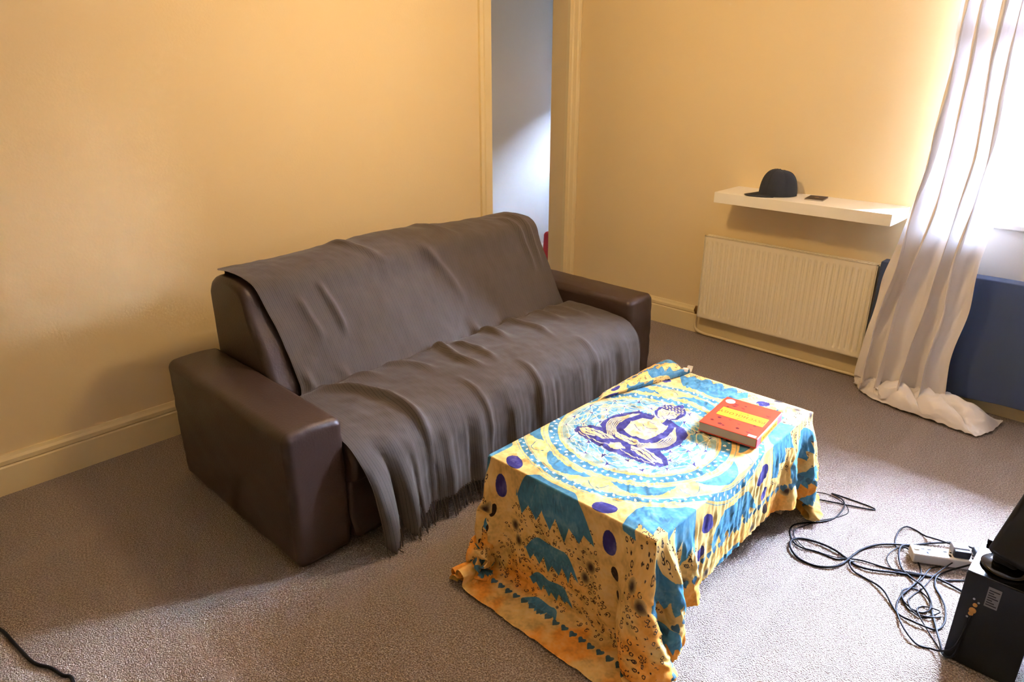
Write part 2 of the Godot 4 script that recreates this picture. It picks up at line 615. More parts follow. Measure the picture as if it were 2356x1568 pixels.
func build_throw() -> void:
	var t := thing("throw_blanket", "grey brown ribbed throw with fringe draped over the sofa", "throw", Vector3(-1.917, 0, 0.82))
	var line := [Vector2(0.352, 0.50), Vector2(0.356, 0.66), Vector2(0.364, 0.765), Vector2(0.41, 0.822), Vector2(0.49, 0.838), Vector2(0.585, 0.832), Vector2(0.655, 0.80), Vector2(0.69, 0.715), Vector2(0.745, 0.615), Vector2(0.797, 0.515), Vector2(0.856, 0.424), Vector2(0.895, 0.437), Vector2(1.0, 0.440), Vector2(1.10, 0.439), Vector2(1.20, 0.430), Vector2(1.275, 0.408), Vector2(1.325, 0.355), Vector2(1.347, 0.28), Vector2(1.358, 0.18), Vector2(1.366, 0.085)]
	var path := []
	for i in line.size() - 1:
		for k in 8:
			path.append((line[i] as Vector2).cubic_interpolate(line[i + 1], line[maxi(i - 1, 0)], line[mini(i + 2, line.size() - 1)], k / 8.0))
	path.append(line[-1])
	var at := func(s: float) -> Vector2:
		var f := clampf(s, 0, 1) * (path.size() - 1)
		var i := mini(int(f), path.size() - 2)
		return (path[i] as Vector2).lerp(path[i + 1], f - i)
	var n := FastNoiseLite.new()
	n.seed = 21
	n.frequency = 1.0
	n.fractal_octaves = 3
	# folds on the seat and back, (x, place along the path 0..1 scaled to metres below)
	var folds := [
		[[Vector2(-2.62, 1.00), Vector2(-2.50, 1.10), Vector2(-2.44, 1.24), Vector2(-2.43, 1.40), Vector2(-2.42, 1.65)], 0.020, 0.026],
		[[Vector2(-2.30, 0.98), Vector2(-2.20, 1.08), Vector2(-2.16, 1.22)], 0.022, 0.016],
		[[Vector2(-2.02, 0.90), Vector2(-1.99, 1.04), Vector2(-2.03, 1.18), Vector2(-2.00, 1.32)], 0.020, 0.022],
		[[Vector2(-1.93, 1.02), Vector2(-1.90, 1.16), Vector2(-1.93, 1.30)], 0.020, 0.018],
		[[Vector2(-1.76, 0.86), Vector2(-1.70, 1.02), Vector2(-1.74, 1.20)], 0.026, 0.022],
		[[Vector2(-1.62, 0.88), Vector2(-1.55, 1.02), Vector2(-1.54, 1.18), Vector2(-1.58, 1.32)], 0.022, 0.018],
		[[Vector2(-1.42, 0.90), Vector2(-1.36, 1.04), Vector2(-1.38, 1.22)], 0.022, 0.015],
		[[Vector2(-1.30, 0.95), Vector2(-1.24, 1.10), Vector2(-1.25, 1.26)], 0.02, 0.013],
		[[Vector2(-2.45, 0.86), Vector2(-2.42, 1.0), Vector2(-2.33, 1.12)], 0.02, 0.012],
		[[Vector2(-2.60, 0.84), Vector2(-2.58, 0.95), Vector2(-2.52, 1.02)], 0.02, 0.014],
		[[Vector2(-2.22, 0.30), Vector2(-2.17, 0.46), Vector2(-2.06, 0.62)], 0.022, 0.016],
		[[Vector2(-1.78, 0.26), Vector2(-1.70, 0.44), Vector2(-1.62, 0.60)], 0.03, 0.012],
		[[Vector2(-2.42, 0.58), Vector2(-2.38, 0.70), Vector2(-2.36, 0.82)], 0.016, 0.015],
		[[Vector2(-2.52, 0.62), Vector2(-2.49, 0.72), Vector2(-2.46, 0.80)], 0.016, 0.011],
		[[Vector2(-1.90, 0.50), Vector2(-1.80, 0.66), Vector2(-1.72, 0.82)], 0.022, 0.016],
		[[Vector2(-1.30, 0.40), Vector2(-1.25, 0.60), Vector2(-1.23, 0.80)], 0.016, 0.016],
		[[Vector2(-1.22, 0.36), Vector2(-1.19, 0.56), Vector2(-1.17, 0.80)], 0.014, 0.018],
		[[Vector2(-2.15, 1.25), Vector2(-2.14, 1.45), Vector2(-2.13, 1.7)], 0.018, 0.012],
		[[Vector2(-1.85, 1.30), Vector2(-1.84, 1.5), Vector2(-1.85, 1.7)], 0.018, 0.012],
		[[Vector2(-1.48, 1.30), Vector2(-1.47, 1.5), Vector2(-1.48, 1.7)], 0.018, 0.010]]
	var total := 1.78
	var shape := func(a: float, s: float) -> Vector3:
		var L := s * total
		# edges: the left edge slants forward over the back, then widens over the seat
		var xl := lerpf(-2.715, -2.625, smoothstep(0.25, 0.85, L)) + 0.07 * smoothstep(0.36, 0.22, L) if L < 0.9 else lerpf(-2.625, -2.722, smoothstep(0.9, 1.1, L))
		var xr := -1.122
		var x := lerpf(xl, xr, a)
		var p: Vector2 = at.call(s)
		var d := at.call(s + 0.01) - at.call(s - 0.01) as Vector2
		var nor := Vector2(d.y, -d.x).normalized() * -1.0
		if nor.y < 0 and L > 0.5 and L < 1.3:
			nor = -nor
		var up := 0.0
		for f in folds:
			up += ridge(x, L, f[0], f[1], f[2])
		up += 0.006 * n.get_noise_2d(x * 5.0, L * 5.0)
		up -= 0.008 * exp(-pow((L - 0.945) / 0.02, 2.0)) * (0.6 + n.get_noise_2d(x * 6.0, 60.0))
		up += 0.03 * exp(-pow((x + 1.95) / 0.35, 2.0)) * exp(-pow((L - 0.38) / 0.14, 2.0))
		var z := p.x
		var y := p.y
		var hang := smoothstep(1.36, 1.75, L)
		var fold := 0.0
		if hang > 0.0:
			fold = hang * (0.012 * sin(x * 34.0 + 2.0 * n.get_noise_2d(x * 4.0, 3.0)) + 0.010 * n.get_noise_2d(x * 14.0, 7.0))
			# the free corner beside the left arm falls in deep folds
			var corner := smoothstep(-2.40, -2.66, x)
			var wave := 0.5 + 0.5 * cos((x + 2.70) * 58.0)
			fold += hang * corner * (0.045 * wave - 0.025)
			y -= hang * hang * corner * (0.085 * wave - 0.05 * (1.0 - wave))
			x += hang * corner * (0.06 + 0.012 * sin((x + 2.70) * 58.0))
		z += nor.x * up + fold
		y += absf(nor.y) * up
		return Vector3(x + 1.917, maxf(y, 0.012), z - 0.82)
	var uvs := func(a: float, s: float) -> Vector2:
		return Vector2(a * 1.6 / 0.13, s * total / 0.13)
	part("cloth", sheet(300, 240, shape, uvs), M.throw, t)
	# fringe: twisted tassels along the front hem, reaching for the floor
	var v := SurfaceTool.new()
	v.begin(Mesh.PRIMITIVE_TRIANGLES)
	rng.seed = 31
	for k in 150:
		var a := (k + 0.5) / 150.0
		var top: Vector3 = shape.call(a, 0.997)
		var len_ := minf(0.085, top.y + 0.03)
		var sway := Vector3(rng.randf_range(-0.012, 0.012), 0, rng.randf_range(0.0, 0.022))
		var low := top + Vector3(0, -len_, 0) + sway
		low.y = maxf(low.y, 0.006)
		var mid := top.lerp(low, 0.5) + Vector3(rng.randf_range(-0.004, 0.004), 0, rng.randf_range(-0.003, 0.004))
		v.append_from(tube(PackedVector3Array([top + Vector3(0, 0.004, 0), mid, low]), 0.0024, 5), 0, Transform3D())
	var fr := part("fringe", v.commit(), M.fringe, t)
	fr.set_meta("kind", "stuff")
	fr.set_meta("label", "thin dark tassels along the front hem")

# ------------------------------------------------------------------ table and its printed cloth
const TX0 := -2.445
const TX1 := -1.44
const TZ0 := 1.655
const TZ1 := 2.27
const TH := 0.41

func build_table() -> void:
	var t := thing("coffee_table", "low pale wooden table hidden under the printed cloth", "table", Vector3((TX0 + TX1) / 2, 0, (TZ0 + TZ1) / 2))
	var w := TX1 - TX0 - 0.024
	var d := TZ1 - TZ0 - 0.024
	part("table_top", rbox(Vector3(w, 0.045, d), 0.012), M.wood, t, Vector3(0, TH - 0.053, 0))
	for a in [-1, 1]:
		for b in [-1, 1]:
			part("leg", rbox(Vector3(0.055, TH - 0.053, 0.055), 0.005), M.wood, t, Vector3(a * (w / 2 - 0.035), 0, b * (d / 2 - 0.035)))

const CU := 0.95
const CV := 0.62
const CX := -2.005
const CZ := 1.915

# cloth sheet settled over the table by relaxing a net of points under gravity
func settle_cloth(nu: int, nv: int) -> PackedVector3Array:
	var p := PackedVector3Array()
	var du := 2.0 * CU / (nu - 1)
	var dv := 2.0 * CV / (nv - 1)
	var n := FastNoiseLite.new()
	n.seed = 77
	n.frequency = 5.0
	for j in nv:
		for i in nu:
			var x := CX - CU + i * du
			var z := CZ - CV + j * dv
			var ox := maxf(TX0 - x, 0) - maxf(x - TX1, 0)
			var oz := maxf(TZ0 - z, 0) - maxf(z - TZ1, 0)
			var hx := clampf(x, TX0, TX1) - ox * 0.06 - maxf(ox - 0.40, 0.0) * 0.9
			var hz := clampf(z, TZ0, TZ1) - oz * 0.06
			var q := Vector3(hx, TH + 0.012 - 0.97 * maxf(absf(ox), absf(oz)), hz)
			q += Vector3(n.get_noise_2d(x, z + 5.0), 0.5 * n.get_noise_2d(x + 3.0, z), n.get_noise_2d(x, z)) * 0.012
			q.y = maxf(q.y, 0.01)
			p.append(q)
	var ia := PackedInt32Array()
	var ib := PackedInt32Array()
	var rest := PackedFloat32Array()
	var stiff := PackedFloat32Array()
	for j in nv:
		for i in nu:
			var k := j * nu + i
			for e in [[1, 0, 1.0], [0, 1, 1.0], [1, 1, 0.35], [-1, 1, 0.35], [2, 0, 0.06], [0, 2, 0.06]]:
				var i2: int = i + e[0]
				var j2: int = j + e[1]
				if i2 >= 0 and i2 < nu and j2 < nv:
					ia.append(k)
					ib.append(j2 * nu + i2)
					rest.append(Vector2(e[0] * du, e[1] * dv).length())
					stiff.append(e[2] * 0.5)
	var old := p.duplicate()
	var m := ia.size()
	var x0 := TX0 - 0.006
	var x1 := TX1 + 0.006
	var z0 := TZ0 - 0.006
	var z1 := TZ1 + 0.006
	var top := TH + 0.004
	for step in 110:
		for k in p.size():
			var q := p[k]
			var vel := (q - old[k]) * 0.90
			old[k] = q
			vel.y -= 0.0012
			p[k] = q + vel.limit_length(0.012)
		for it in 5:
			for e in m:
				var a := ia[e]
				var b := ib[e]
				var d := p[b] - p[a]
				var l := d.length()
				d *= (l - rest[e]) / (l + 1e-6) * stiff[e]
				p[a] += d
				p[b] -= d
			for k in p.size():
				var q := p[k]
				if q.y < 0.006:
					q.y = 0.006
					old[k] = old[k].lerp(q, 0.9)
				elif q.y < top and q.x > x0 and q.x < x1 and q.z > z0 and q.z < z1:
					var up := top - q.y
					var px := minf(q.x - x0, x1 - q.x)
					var pz := minf(q.z - z0, z1 - q.z)
					if up <= px and up <= pz:
						q.y = top
						old[k] = old[k].lerp(q, 0.5)
					elif px < pz:
						q.x = x0 if q.x - x0 < x1 - q.x else x1
						old[k] = old[k].lerp(q, 0.3)
					else:
						q.z = z0 if q.z - z0 < z1 - q.z else z1
						old[k] = old[k].lerp(q, 0.3)
				# things stand close by: the sofa front behind, the floor space in front
				p[k] = Vector3(clampf(q.x, -2.60, -1.335), q.y, clampf(q.z, 1.618, 2.41))
	return p

func net_at(p: PackedVector3Array, nu: int, nv: int, a: float, b: float) -> Vector3:
	var fx := a * (nu - 1)
	var fy := b * (nv - 1)
	var i := mini(int(fx), nu - 2)
	var j := mini(int(fy), nv - 2)
	var tx := fx - i
	var ty := fy - j
	var r := []
	for jj in range(-1, 3):
		var o := clampi(j + jj, 0, nv - 1) * nu
		r.append(p[o + i].cubic_interpolate(p[o + i + 1], p[o + maxi(i - 1, 0)], p[o + mini(i + 2, nu - 1)], tx))
	return (r[1] as Vector3).cubic_interpolate(r[2], r[0], r[3], ty)

func build_tablecloth() -> void:
	var nu := 64
	var nv := 43
	var net := settle_cloth(nu, nv)
	var t := thing("tablecloth", "yellow and blue printed cotton cloth draped over the low table", "tablecloth", Vector3(CX, 0, CZ))
	var n := FastNoiseLite.new()
	n.seed = 51
	n.frequency = 1.0
	n.fractal_octaves = 3
	var shape := func(a: float, b: float) -> Vector3:
		var q := net_at(net, nu, nv, a, b)
		var u := (a - 0.5) * 2.0 * CU
		var v := (b - 0.5) * 2.0 * CV
		var ex := maxf(TX0 - CX - u, u - (TX1 - CX))
		var ez := maxf(TZ0 - CZ - v, v - (TZ1 - CZ))
		var over := maxf(ex, ez)
		var flat := Vector3(clampf(CX + u, TX0 - 0.004, TX1 + 0.004), TH + 0.004 - maxf(over, 0.0), clampf(CZ + v, TZ0 - 0.004, TZ1 + 0.004))
		var free := smoothstep(0.005, 0.075, over)
		q = flat.lerp(q, free)
		if over <= 0.0:
			var soft := smoothstep(0.0, 0.025, -over)
			q.y = TH + lerpf(0.0, 0.004, soft)
		var on_top := 1.0 - smoothstep(-0.004, 0.012, over)
		var w := absf(n.get_noise_2d(u * 5.0 + v * 2.0, v * 16.0 - u * 5.0))
		var lift := on_top * smoothstep(0.0, 0.05, -over) * (0.007 * pow(1.0 - w, 9.0) + 0.0025 * n.get_noise_2d(u * 7.0, v * 9.0))
		var side := smoothstep(TZ1 - 0.01, TZ1 + 0.02, q.z) * smoothstep(0.0, 0.05, over)
		var cr := n.get_noise_2d(u * 38.0, v * 9.0) * 0.009 + n.get_noise_2d(u * 60.0 + 4.0, v * 34.0) * 0.004
		q.z += side * (0.008 + cr)
		q.x -= smoothstep(TX0 + 0.01, TX0 - 0.02, q.x) * free * (0.006 + 0.004 * n.get_noise_2d(v * 12.0, u * 8.0))
		q.y += lift + on_top * 0.001
		q.y = maxf(q.y, 0.006 + 0.004 * absf(cr) / 0.009)
		return q - Vector3(CX, 0, CZ)
	var m := mat(Color.WHITE, 0.8, 0.0, 0.3)
	m.albedo_texture = print_image()
	m.backlight_enabled = true
	m.backlight = Color(0.18, 0.18, 0.18)
	part("cloth", sheet(300, 204, shape), m, t)
	# the far edge is pushed back up into a double pleat that lies on the table top
	var base0 := Vector3(-1.905, TH, 1.672)
	var base1 := Vector3(-1.465, TH, 1.792)
	var back0 := Vector3(-1.875, TH, 1.655)
	var back1 := Vector3(-1.452, TH, 1.650)
	var pleat := func(a: float, b: float) -> Vector3:
		var f := base0.lerp(base1, a)
		var g := back0.lerp(back1, a)
		var q := f.lerp(g, b)
		var wide := sin(PI * minf(a * 1.15, 1.0) * 0.5 + 0.02)
		var h := 0.004 + 0.021 * pow(sin(PI * clampf(b * 3.2, 0, 1)), 0.7) * smoothstep(0.36, 0.28, b)
		h += 0.028 * pow(maxf(sin(PI * clampf((b - 0.27) / 0.73, 0, 1)), 0.0), 0.6) * smoothstep(0.24, 0.34, b)
		h += 0.004 * n.get_noise_2d(a * 9.0, b * 4.0 + 7.0)
		q.y += h * (0.35 + 0.65 * wide) * smoothstep(0.0, 0.06, a) + 0.006
		q += (f - g).normalized() * 0.012 * sin(PI * clampf(b * 3.2, 0, 1)) * smoothstep(0.36, 0.28, b)
		return q - Vector3(CX, 0, CZ)
	var puv := func(a: float, b: float) -> Vector2:
		return Vector2((0.12 + 0.42 * a + CU) / (2 * CU), (-0.40 - 0.20 * b + CV) / (2 * CV))
	part("folded_pleat", sheet(70, 40, pleat, puv), m, t)
	var lab := sheet(10, 3, func(a: float, b: float) -> Vector3:
		return Vector3(0.052 * a, 0.012 + 0.012 * sin(a * 7.0), 0.022 * (b - 0.5) + 0.008 * a))
	part("care_label", lab, M.white_plastic, t, Vector3(-1.492 - CX, TH + 0.012, 1.785 - CZ), Vector3(0, 0.25, 0))

# ---- painting the print
var canvas: Image
var K := 1000.0

func fill_poly(pts: Array, c: Color) -> void:
	var n := pts.size()
	var lo := 1e9
	var hi := -1e9
	for p in pts:
		lo = minf(lo, p.y)
		hi = maxf(hi, p.y)
	var y0 := maxi(0, int(ceil(lo)))
	var y1 := mini(canvas.get_height() - 1, int(floor(hi)))
	var w := canvas.get_width()
	for y in range(y0, y1 + 1):
		var xs := []
		for i in n:
			var a: Vector2 = pts[i]
			var b: Vector2 = pts[(i + 1) % n]
			if (a.y <= y and b.y > y) or (b.y <= y and a.y > y):
				xs.append(a.x + (y - a.y) / (b.y - a.y) * (b.x - a.x))
		xs.sort()
		for i in range(0, xs.size() - 1, 2):
			var xa := maxi(0, int(round(xs[i])))
			var xb := mini(w, int(round(xs[i + 1])))
			if xb > xa:
				canvas.fill_rect(Rect2i(xa, y, xb - xa, 1), c)

# metres on the cloth (u along its length, v across) to pixels
func px(u: float, v: float) -> Vector2:
	return Vector2((u + CU) * K, (v + CV) * K)

func pol(r: float, deg: float) -> Vector2:
	return px(r * cos(deg_to_rad(deg)), r * sin(deg_to_rad(deg)))

func shape_at(pts: Array, c: Color, at := Vector2.ZERO, turn := 0.0, s := 1.0) -> void:
	var out := []
	for p in pts:
		var q: Vector2 = (p as Vector2 * s).rotated(turn) + at
		out.append(px(q.x, q.y))
	fill_poly(out, c)

func blob(u: float, v: float, ru: float, rv: float, turn: float, c: Color, n := 20) -> void:
	var out := []
	for k in n:
		out.append(Vector2(ru * cos(TAU * k / n), rv * sin(TAU * k / n)))
	shape_at(out, c, Vector2(u, v), turn)

func stroke(pts: Array, w: float, c: Color) -> void:
	var l := []
	var r := []
	var n := pts.size()
	for i in n:
		var d: Vector2 = pts[mini(i + 1, n - 1)] - pts[maxi(i - 1, 0)]
		var nn := Vector2(-d.y, d.x).normalized() * w / 2
		l.append(pts[i] + nn)
		r.append(pts[i] - nn)
	r.reverse()
	fill_poly(l + r, c)

func arc(r: float, a0: float, a1: float, n := 40) -> Array:
	var out := []
	for k in n + 1:
		out.append(pol(r, lerpf(a0, a1, float(k) / n)))
	return out

func ring(r0: float, r1: float, c: Color) -> void:
	for k in 12:
		var a := arc(r1, k * 30.0, k * 30.0 + 30.2, 10)
		var b := arc(r0, k * 30.0, k * 30.0 + 30.2, 10)
		b.reverse()
		fill_poly(a + b, c)

func print_image() -> ImageTexture:
	var W := int(2 * CU * K)
	var H := int(2 * CV * K)
	var cream := Color(0.93, 0.775, 0.455)
	var orange := Color(0.95, 0.61, 0.22)
	var teal := Color(0.29, 0.53, 0.645)
	var navy := Color(0.21, 0.19, 0.44)
	var ink := Color(0.22, 0.17, 0.16)
	var r := RandomNumberGenerator.new()
	r.seed = 404
	# dyed ground: yellow with orange clouds towards the ends
	var nz := FastNoiseLite.new()
	nz.seed = 8
	nz.frequency = 0.022
	nz.fractal_octaves = 3
	var small := Image.create(W / 5, H / 5, false, Image.FORMAT_RGB8)
	for y in small.get_height():
		for x in small.get_width():
			var u := x * 5 / K - CU
			var v := y * 5 / K - CV
			var far := smoothstep(0.55, 0.9, Vector2(u, v * 1.3).length())
			var g := smoothstep(0.0, 0.45, nz.get_noise_2d(x, y) + 0.25 * far - 0.02) * far
			var c := cream.lerp(orange, g * 0.85)
			var e := 1.0 + 0.05 * nz.get_noise_2d(x * 5.0, y * 5.0)
			small.set_pixel(x, y, Color(c.r * e, c.g * e, c.b * e))
	small.resize(W, H, Image.INTERPOLATE_BILINEAR)
	canvas = small
	# scribbles outside the mandala
	for k in 5200:
		var u := r.randf_range(-CU + 0.13, CU - 0.13)
		var v := r.randf_range(-CV + 0.13, CV - 0.13)
		var d := Vector2(u, v)
		if d.length() < 0.50:
			continue
		var deg := rad_to_deg(d.angle())
		var off := absf(fposmod(deg - 22.5 + 22.5, 45.0) - 22.5)
		if d.length() * sin(deg_to_rad(off)) < 0.055:
			continue
		var q := px(u, v)
		var s := r.randf_range(2.2, 5.5)
		match r.randi() % 4:
			0:
				blob(u, v, s / K * 0.6, s / K * 0.6, 0, ink, 8)
			1:
				var o := []
				for i in 11:
					o.append(q + Vector2(cos(TAU * i / 10), sin(TAU * i / 10)) * s * 0.9)
				stroke(o, 2.0, ink)
			2:
				var o := []
				var a0 := r.randf() * TAU
				for i in 12:
					var a := a0 + i * 0.55
					o.append(q + Vector2(cos(a), sin(a)) * s * (0.3 + i * 0.13))
				stroke(o, 2.0, ink)
			3:
				var dir := Vector2.from_angle(r.randf() * TAU) * s * 1.3
				var side := dir.orthogonal() * 0.5
				stroke([q - dir, q - dir * 0.3 + side, q + dir * 0.3 - side, q + dir], 2.0, ink)
	# stacks of toothed lobes, eight ways round
	for k in 8:
		var dir := k * 45.0
		for st in [[0.425, 0.555, 16.0], [0.60, 0.69, 9.0], [0.725, 0.785, 6.5], [0.815, 0.86, 4.6]]:
			var inner := []
			var outer := []
			for i in 25:
				var f := i / 24.0 * 2.0 - 1.0
				var rr: float = lerpf(st[0], st[1], 0.0 if absf(f) < 0.5 else pow((absf(f) - 0.5) / 0.5, 2.2) * 0.75)
				inner.append(pol(rr, dir + f * st[2]))
			for i in 12:
				var f := 1.0 - (i + (0.3 if i % 2 else 0.0)) / 11.3 * 2.0
				var tooth: float = (st[1] - st[0]) * (r.randf_range(0.12, 0.34) if i % 2 else r.randf_range(-0.2, -0.02))
				outer.append(pol(lerpf(st[0], st[1], 0.78) + tooth, dir + f * st[2] * 1.02))
			fill_poly(inner + outer, teal)
			# brushed dye: lighter and darker strokes inside the lobe
			for i in 26:
				var f := r.randf_range(-0.75, 0.75)
				var c: Vector2 = Vector2.from_angle(deg_to_rad(dir + f * st[2])) * lerpf(st[0], st[1], r.randf_range(0.3, 0.72))
				blob(c.x, c.y, r.randf_range(0.004, 0.016), r.randf_range(0.0015, 0.004), deg_to_rad(dir) + r.randf_range(-0.6, 0.6), teal.lightened(r.randf_range(0.03, 0.12)) if i % 2 else teal.darkened(r.randf_range(0.03, 0.12)), 8)
	# soft round eyes beside the lobes
	for k in 8:
		for sgn in [-1, 1]:
			for rr in [0.615, 0.655]:
				var c: Vector2 = Vector2.from_angle(deg_to_rad(k * 45.0 + sgn * (14.0 - (rr - 0.615) * 60.0))) * rr
				for i in 5:
					blob(c.x, c.y, 0.022 - i * 0.0035, 0.018 - i * 0.003, 0, cream.lerp(ink, 0.18 + i * 0.19), 16)
	# rays of dots that shrink outwards
	for k in 8:
		var a := k * 45.0 + 22.5
		for st in [[0.452, 0.023, 0.037], [0.535, 0.023, 0.024], [0.612, 0.022, 0.014], [0.675, 0.016, 0.011], [0.725, 0.011, 0.008]]:
			var c: Vector2 = Vector2.from_angle(deg_to_rad(a)) * st[0]
			blob(c.x, c.y, st[1], st[2], deg_to_rad(a), navy if st[0] < 0.6 else ink)
		# feathers at the ends
		for i in 60:
			var f := i / 59.0
			var q := Vector2.from_angle(deg_to_rad(a))
			var c := q * lerpf(0.745, 0.90, f)
			for sgn in [-1, 1]:
				var w := 0.035 * sin(PI * f)
				var tip: Vector2 = c + q.orthogonal() * sgn * w
				stroke([px(tip.x, tip.y), px(tip.x - q.orthogonal().x * sgn * 0.016 + q.x * 0.02, tip.y - q.orthogonal().y * sgn * 0.016 + q.y * 0.02)], 2.2, ink)
	# mandala: ground, chains, petals
	ring(0.0, 0.415, cream)
	ring(0.383, 0.403, teal)
	for k in 120:
		var c := Vector2.from_angle(TAU * k / 120) * (0.393 + 0.004 * (1 if k % 2 else -1))
		blob(c.x, c.y, 0.005, 0.004, TAU * k / 120, Color(0.95, 0.92, 0.8), 8)
	for rr in [0.378, 0.409, 0.314, 0.256]:
		ring(rr, rr + 0.0022, teal.lerp(cream, 0.3))
	for k in 8:
		var a := k * 45.0 + 8.0
		var leaf := []
		for i in 21:
			var f := i / 20.0
			leaf.append(pol(0.322 + 0.004 * sin(PI * f), a - 17.0 + 34.0 * f))
		for i in 21:
			var f := 1.0 - i / 20.0
			leaf.append(pol(0.324 + 0.046 * pow(sin(PI * f), 0.8), a - 17.0 + 34.0 * f))
		fill_poly(leaf, teal)
		var sc := []
		for i in 12:
			var f := i / 11.0
			sc.append(pol(0.345 + 0.028 * sin(PI * f), a + 17.0 + 11.0 * f))
		stroke(sc, 2.5, teal.darkened(0.25))
	ring(0.268, 0.300, teal)
	for k in 90:
		var c := Vector2.from_angle(TAU * k / 90) * (0.284 + 0.006 * (1 if k % 2 else -1))
		blob(c.x, c.y, 0.0065, 0.005, TAU * k / 90, Color(0.95, 0.92, 0.8), 8)
	# inner field: pale blue brushwork with a net of fine lines and small dark stars
	ring(0.0, 0.253, Color(0.62, 0.72, 0.66))
	for k in 700:
		var rr := sqrt(r.randf()) * 0.235
		var a := r.randf() * TAU
		var c := Vector2.from_angle(a) * rr
		blob(c.x, c.y, r.randf_range(0.012, 0.034), r.randf_range(0.003, 0.007), a + PI / 2 + r.randf_range(-0.5, 0.5), [Color(0.36, 0.63, 0.74), Color(0.44, 0.69, 0.76), Color(0.76, 0.76, 0.58), Color(0.30, 0.56, 0.70)][r.randi() % 4], 12)
	var star := []
	for rr in 4:
		var row := []
		for k in 16:
			var a := TAU * (k + 0.5 * (rr % 2)) / 16 + r.randf_range(-0.06, 0.06)
			row.append(Vector2.from_angle(a) * (0.10 + rr * 0.046 + r.randf_range(-0.008, 0.008)))
		star.append(row)
	for rr in 4:
		for k in 16:
			var c: Vector2 = star[rr][k]
			var to := [star[rr][(k + 1) % 16]]
			if rr < 3:
				to.append(star[rr + 1][k])
				to.append(star[rr + 1][(k + (1 if rr % 2 else 15)) % 16])
			for e in to:
				stroke([px(c.x, c.y), px((c.x + e.x) / 2 * 0.985, (c.y + e.y) / 2 * 0.985), px(e.x, e.y)], 3.0, Color(0.93, 0.89, 0.72))
			for f in 7:
				var q: Vector2 = c + Vector2.from_angle(c.angle() + (f - 3) * 0.22) * 0.03
				stroke([px(c.x, c.y), px(q.x, q.y)], 1.3, Color(0.93, 0.89, 0.72))
	for rr in 4:
		for k in 16:
			var c: Vector2 = star[rr][k]
			var a := c.angle()
			var pts := []
			for i in 6:
				pts.append(Vector2.from_angle(TAU * i / 6) * (0.013 if i % 2 == 0 else 0.0035))
			shape_at(pts, navy, c, a + r.randf_range(-0.3, 0.3))
	paint_figure(navy, Color(0.91, 0.80, 0.56))
	# row of hearts along the hem
	var heart := [Vector2(0, 0.013), Vector2(-0.012, -0.001), Vector2(-0.012, -0.008), Vector2(-0.007, -0.012), Vector2(0, -0.008), Vector2(0.007, -0.012), Vector2(0.012, -0.008), Vector2(0.012, -0.001)]
	var dark_teal := Color(0.27, 0.42, 0.50)
	var iu := CU - 0.095
	var iv := CV - 0.085
	for k in int(2 * iu / 0.033):
		var u := -iu + 0.016 + k * 0.033
		shape_at(heart, dark_teal, Vector2(u, iv), 0.0)
		shape_at(heart, dark_teal, Vector2(u, -iv), PI)
	for k in int(2 * iv / 0.033):
		var v := -iv + 0.016 + k * 0.033
		shape_at(heart, dark_teal, Vector2(iu, v), -PI / 2)
		shape_at(heart, dark_teal, Vector2(-iu, v), PI / 2)
	# uneven dye over everything
	var veil := Image.create(W / 4, H / 4, false, Image.FORMAT_RGBA8)
	nz.frequency = 0.05
	for y in veil.get_height():
		for x in veil.get_width():
			var g := nz.get_noise_2d(x * 1.3 + 300.0, y) + 0.6 * nz.get_noise_2d(x * 6.0, y * 6.0)
			veil.set_pixel(x, y, Color(0.25, 0.15, 0.1, clampf(g * 0.28, 0, 0.2)) if g > 0 else Color(1, 0.97, 0.85, clampf(-g * 0.28, 0, 0.2)))
	veil.resize(W, H, Image.INTERPOLATE_BILINEAR)
	canvas.convert(Image.FORMAT_RGBA8)
	canvas.blend_rect(veil, Rect2i(0, 0, W, H), Vector2i.ZERO)
	canvas.convert(Image.FORMAT_RGB8)
	return ImageTexture.create_from_image(canvas)

# seated cross-legged figure in the middle of the print; a runs to its right, b upwards
func fig(list: Array, c: Color) -> void:
	var out := []
	for p in list:
		out.append(px(p[1], p[0]))
	fill_poly(out, c)

func fig_curve(list: Array, c: Color, w: float) -> void:
	var out := []
	var n := list.size()
	for i in n - 1:
		var p0 := Vector2(list[maxi(i - 1, 0)][1], list[maxi(i - 1, 0)][0])
		var p1 := Vector2(list[i][1], list[i][0])
		var p2 := Vector2(list[i + 1][1], list[i + 1][0])
		var p3 := Vector2(list[mini(i + 2, n - 1)][1], list[mini(i + 2, n - 1)][0])
		for k in 5:
			var q := p1.cubic_interpolate(p2, p0, p3, k / 5.0)
			out.append(px(q.x, q.y))
	out.append(px(list[n - 1][1], list[n - 1][0]))
	stroke(out, w, c)

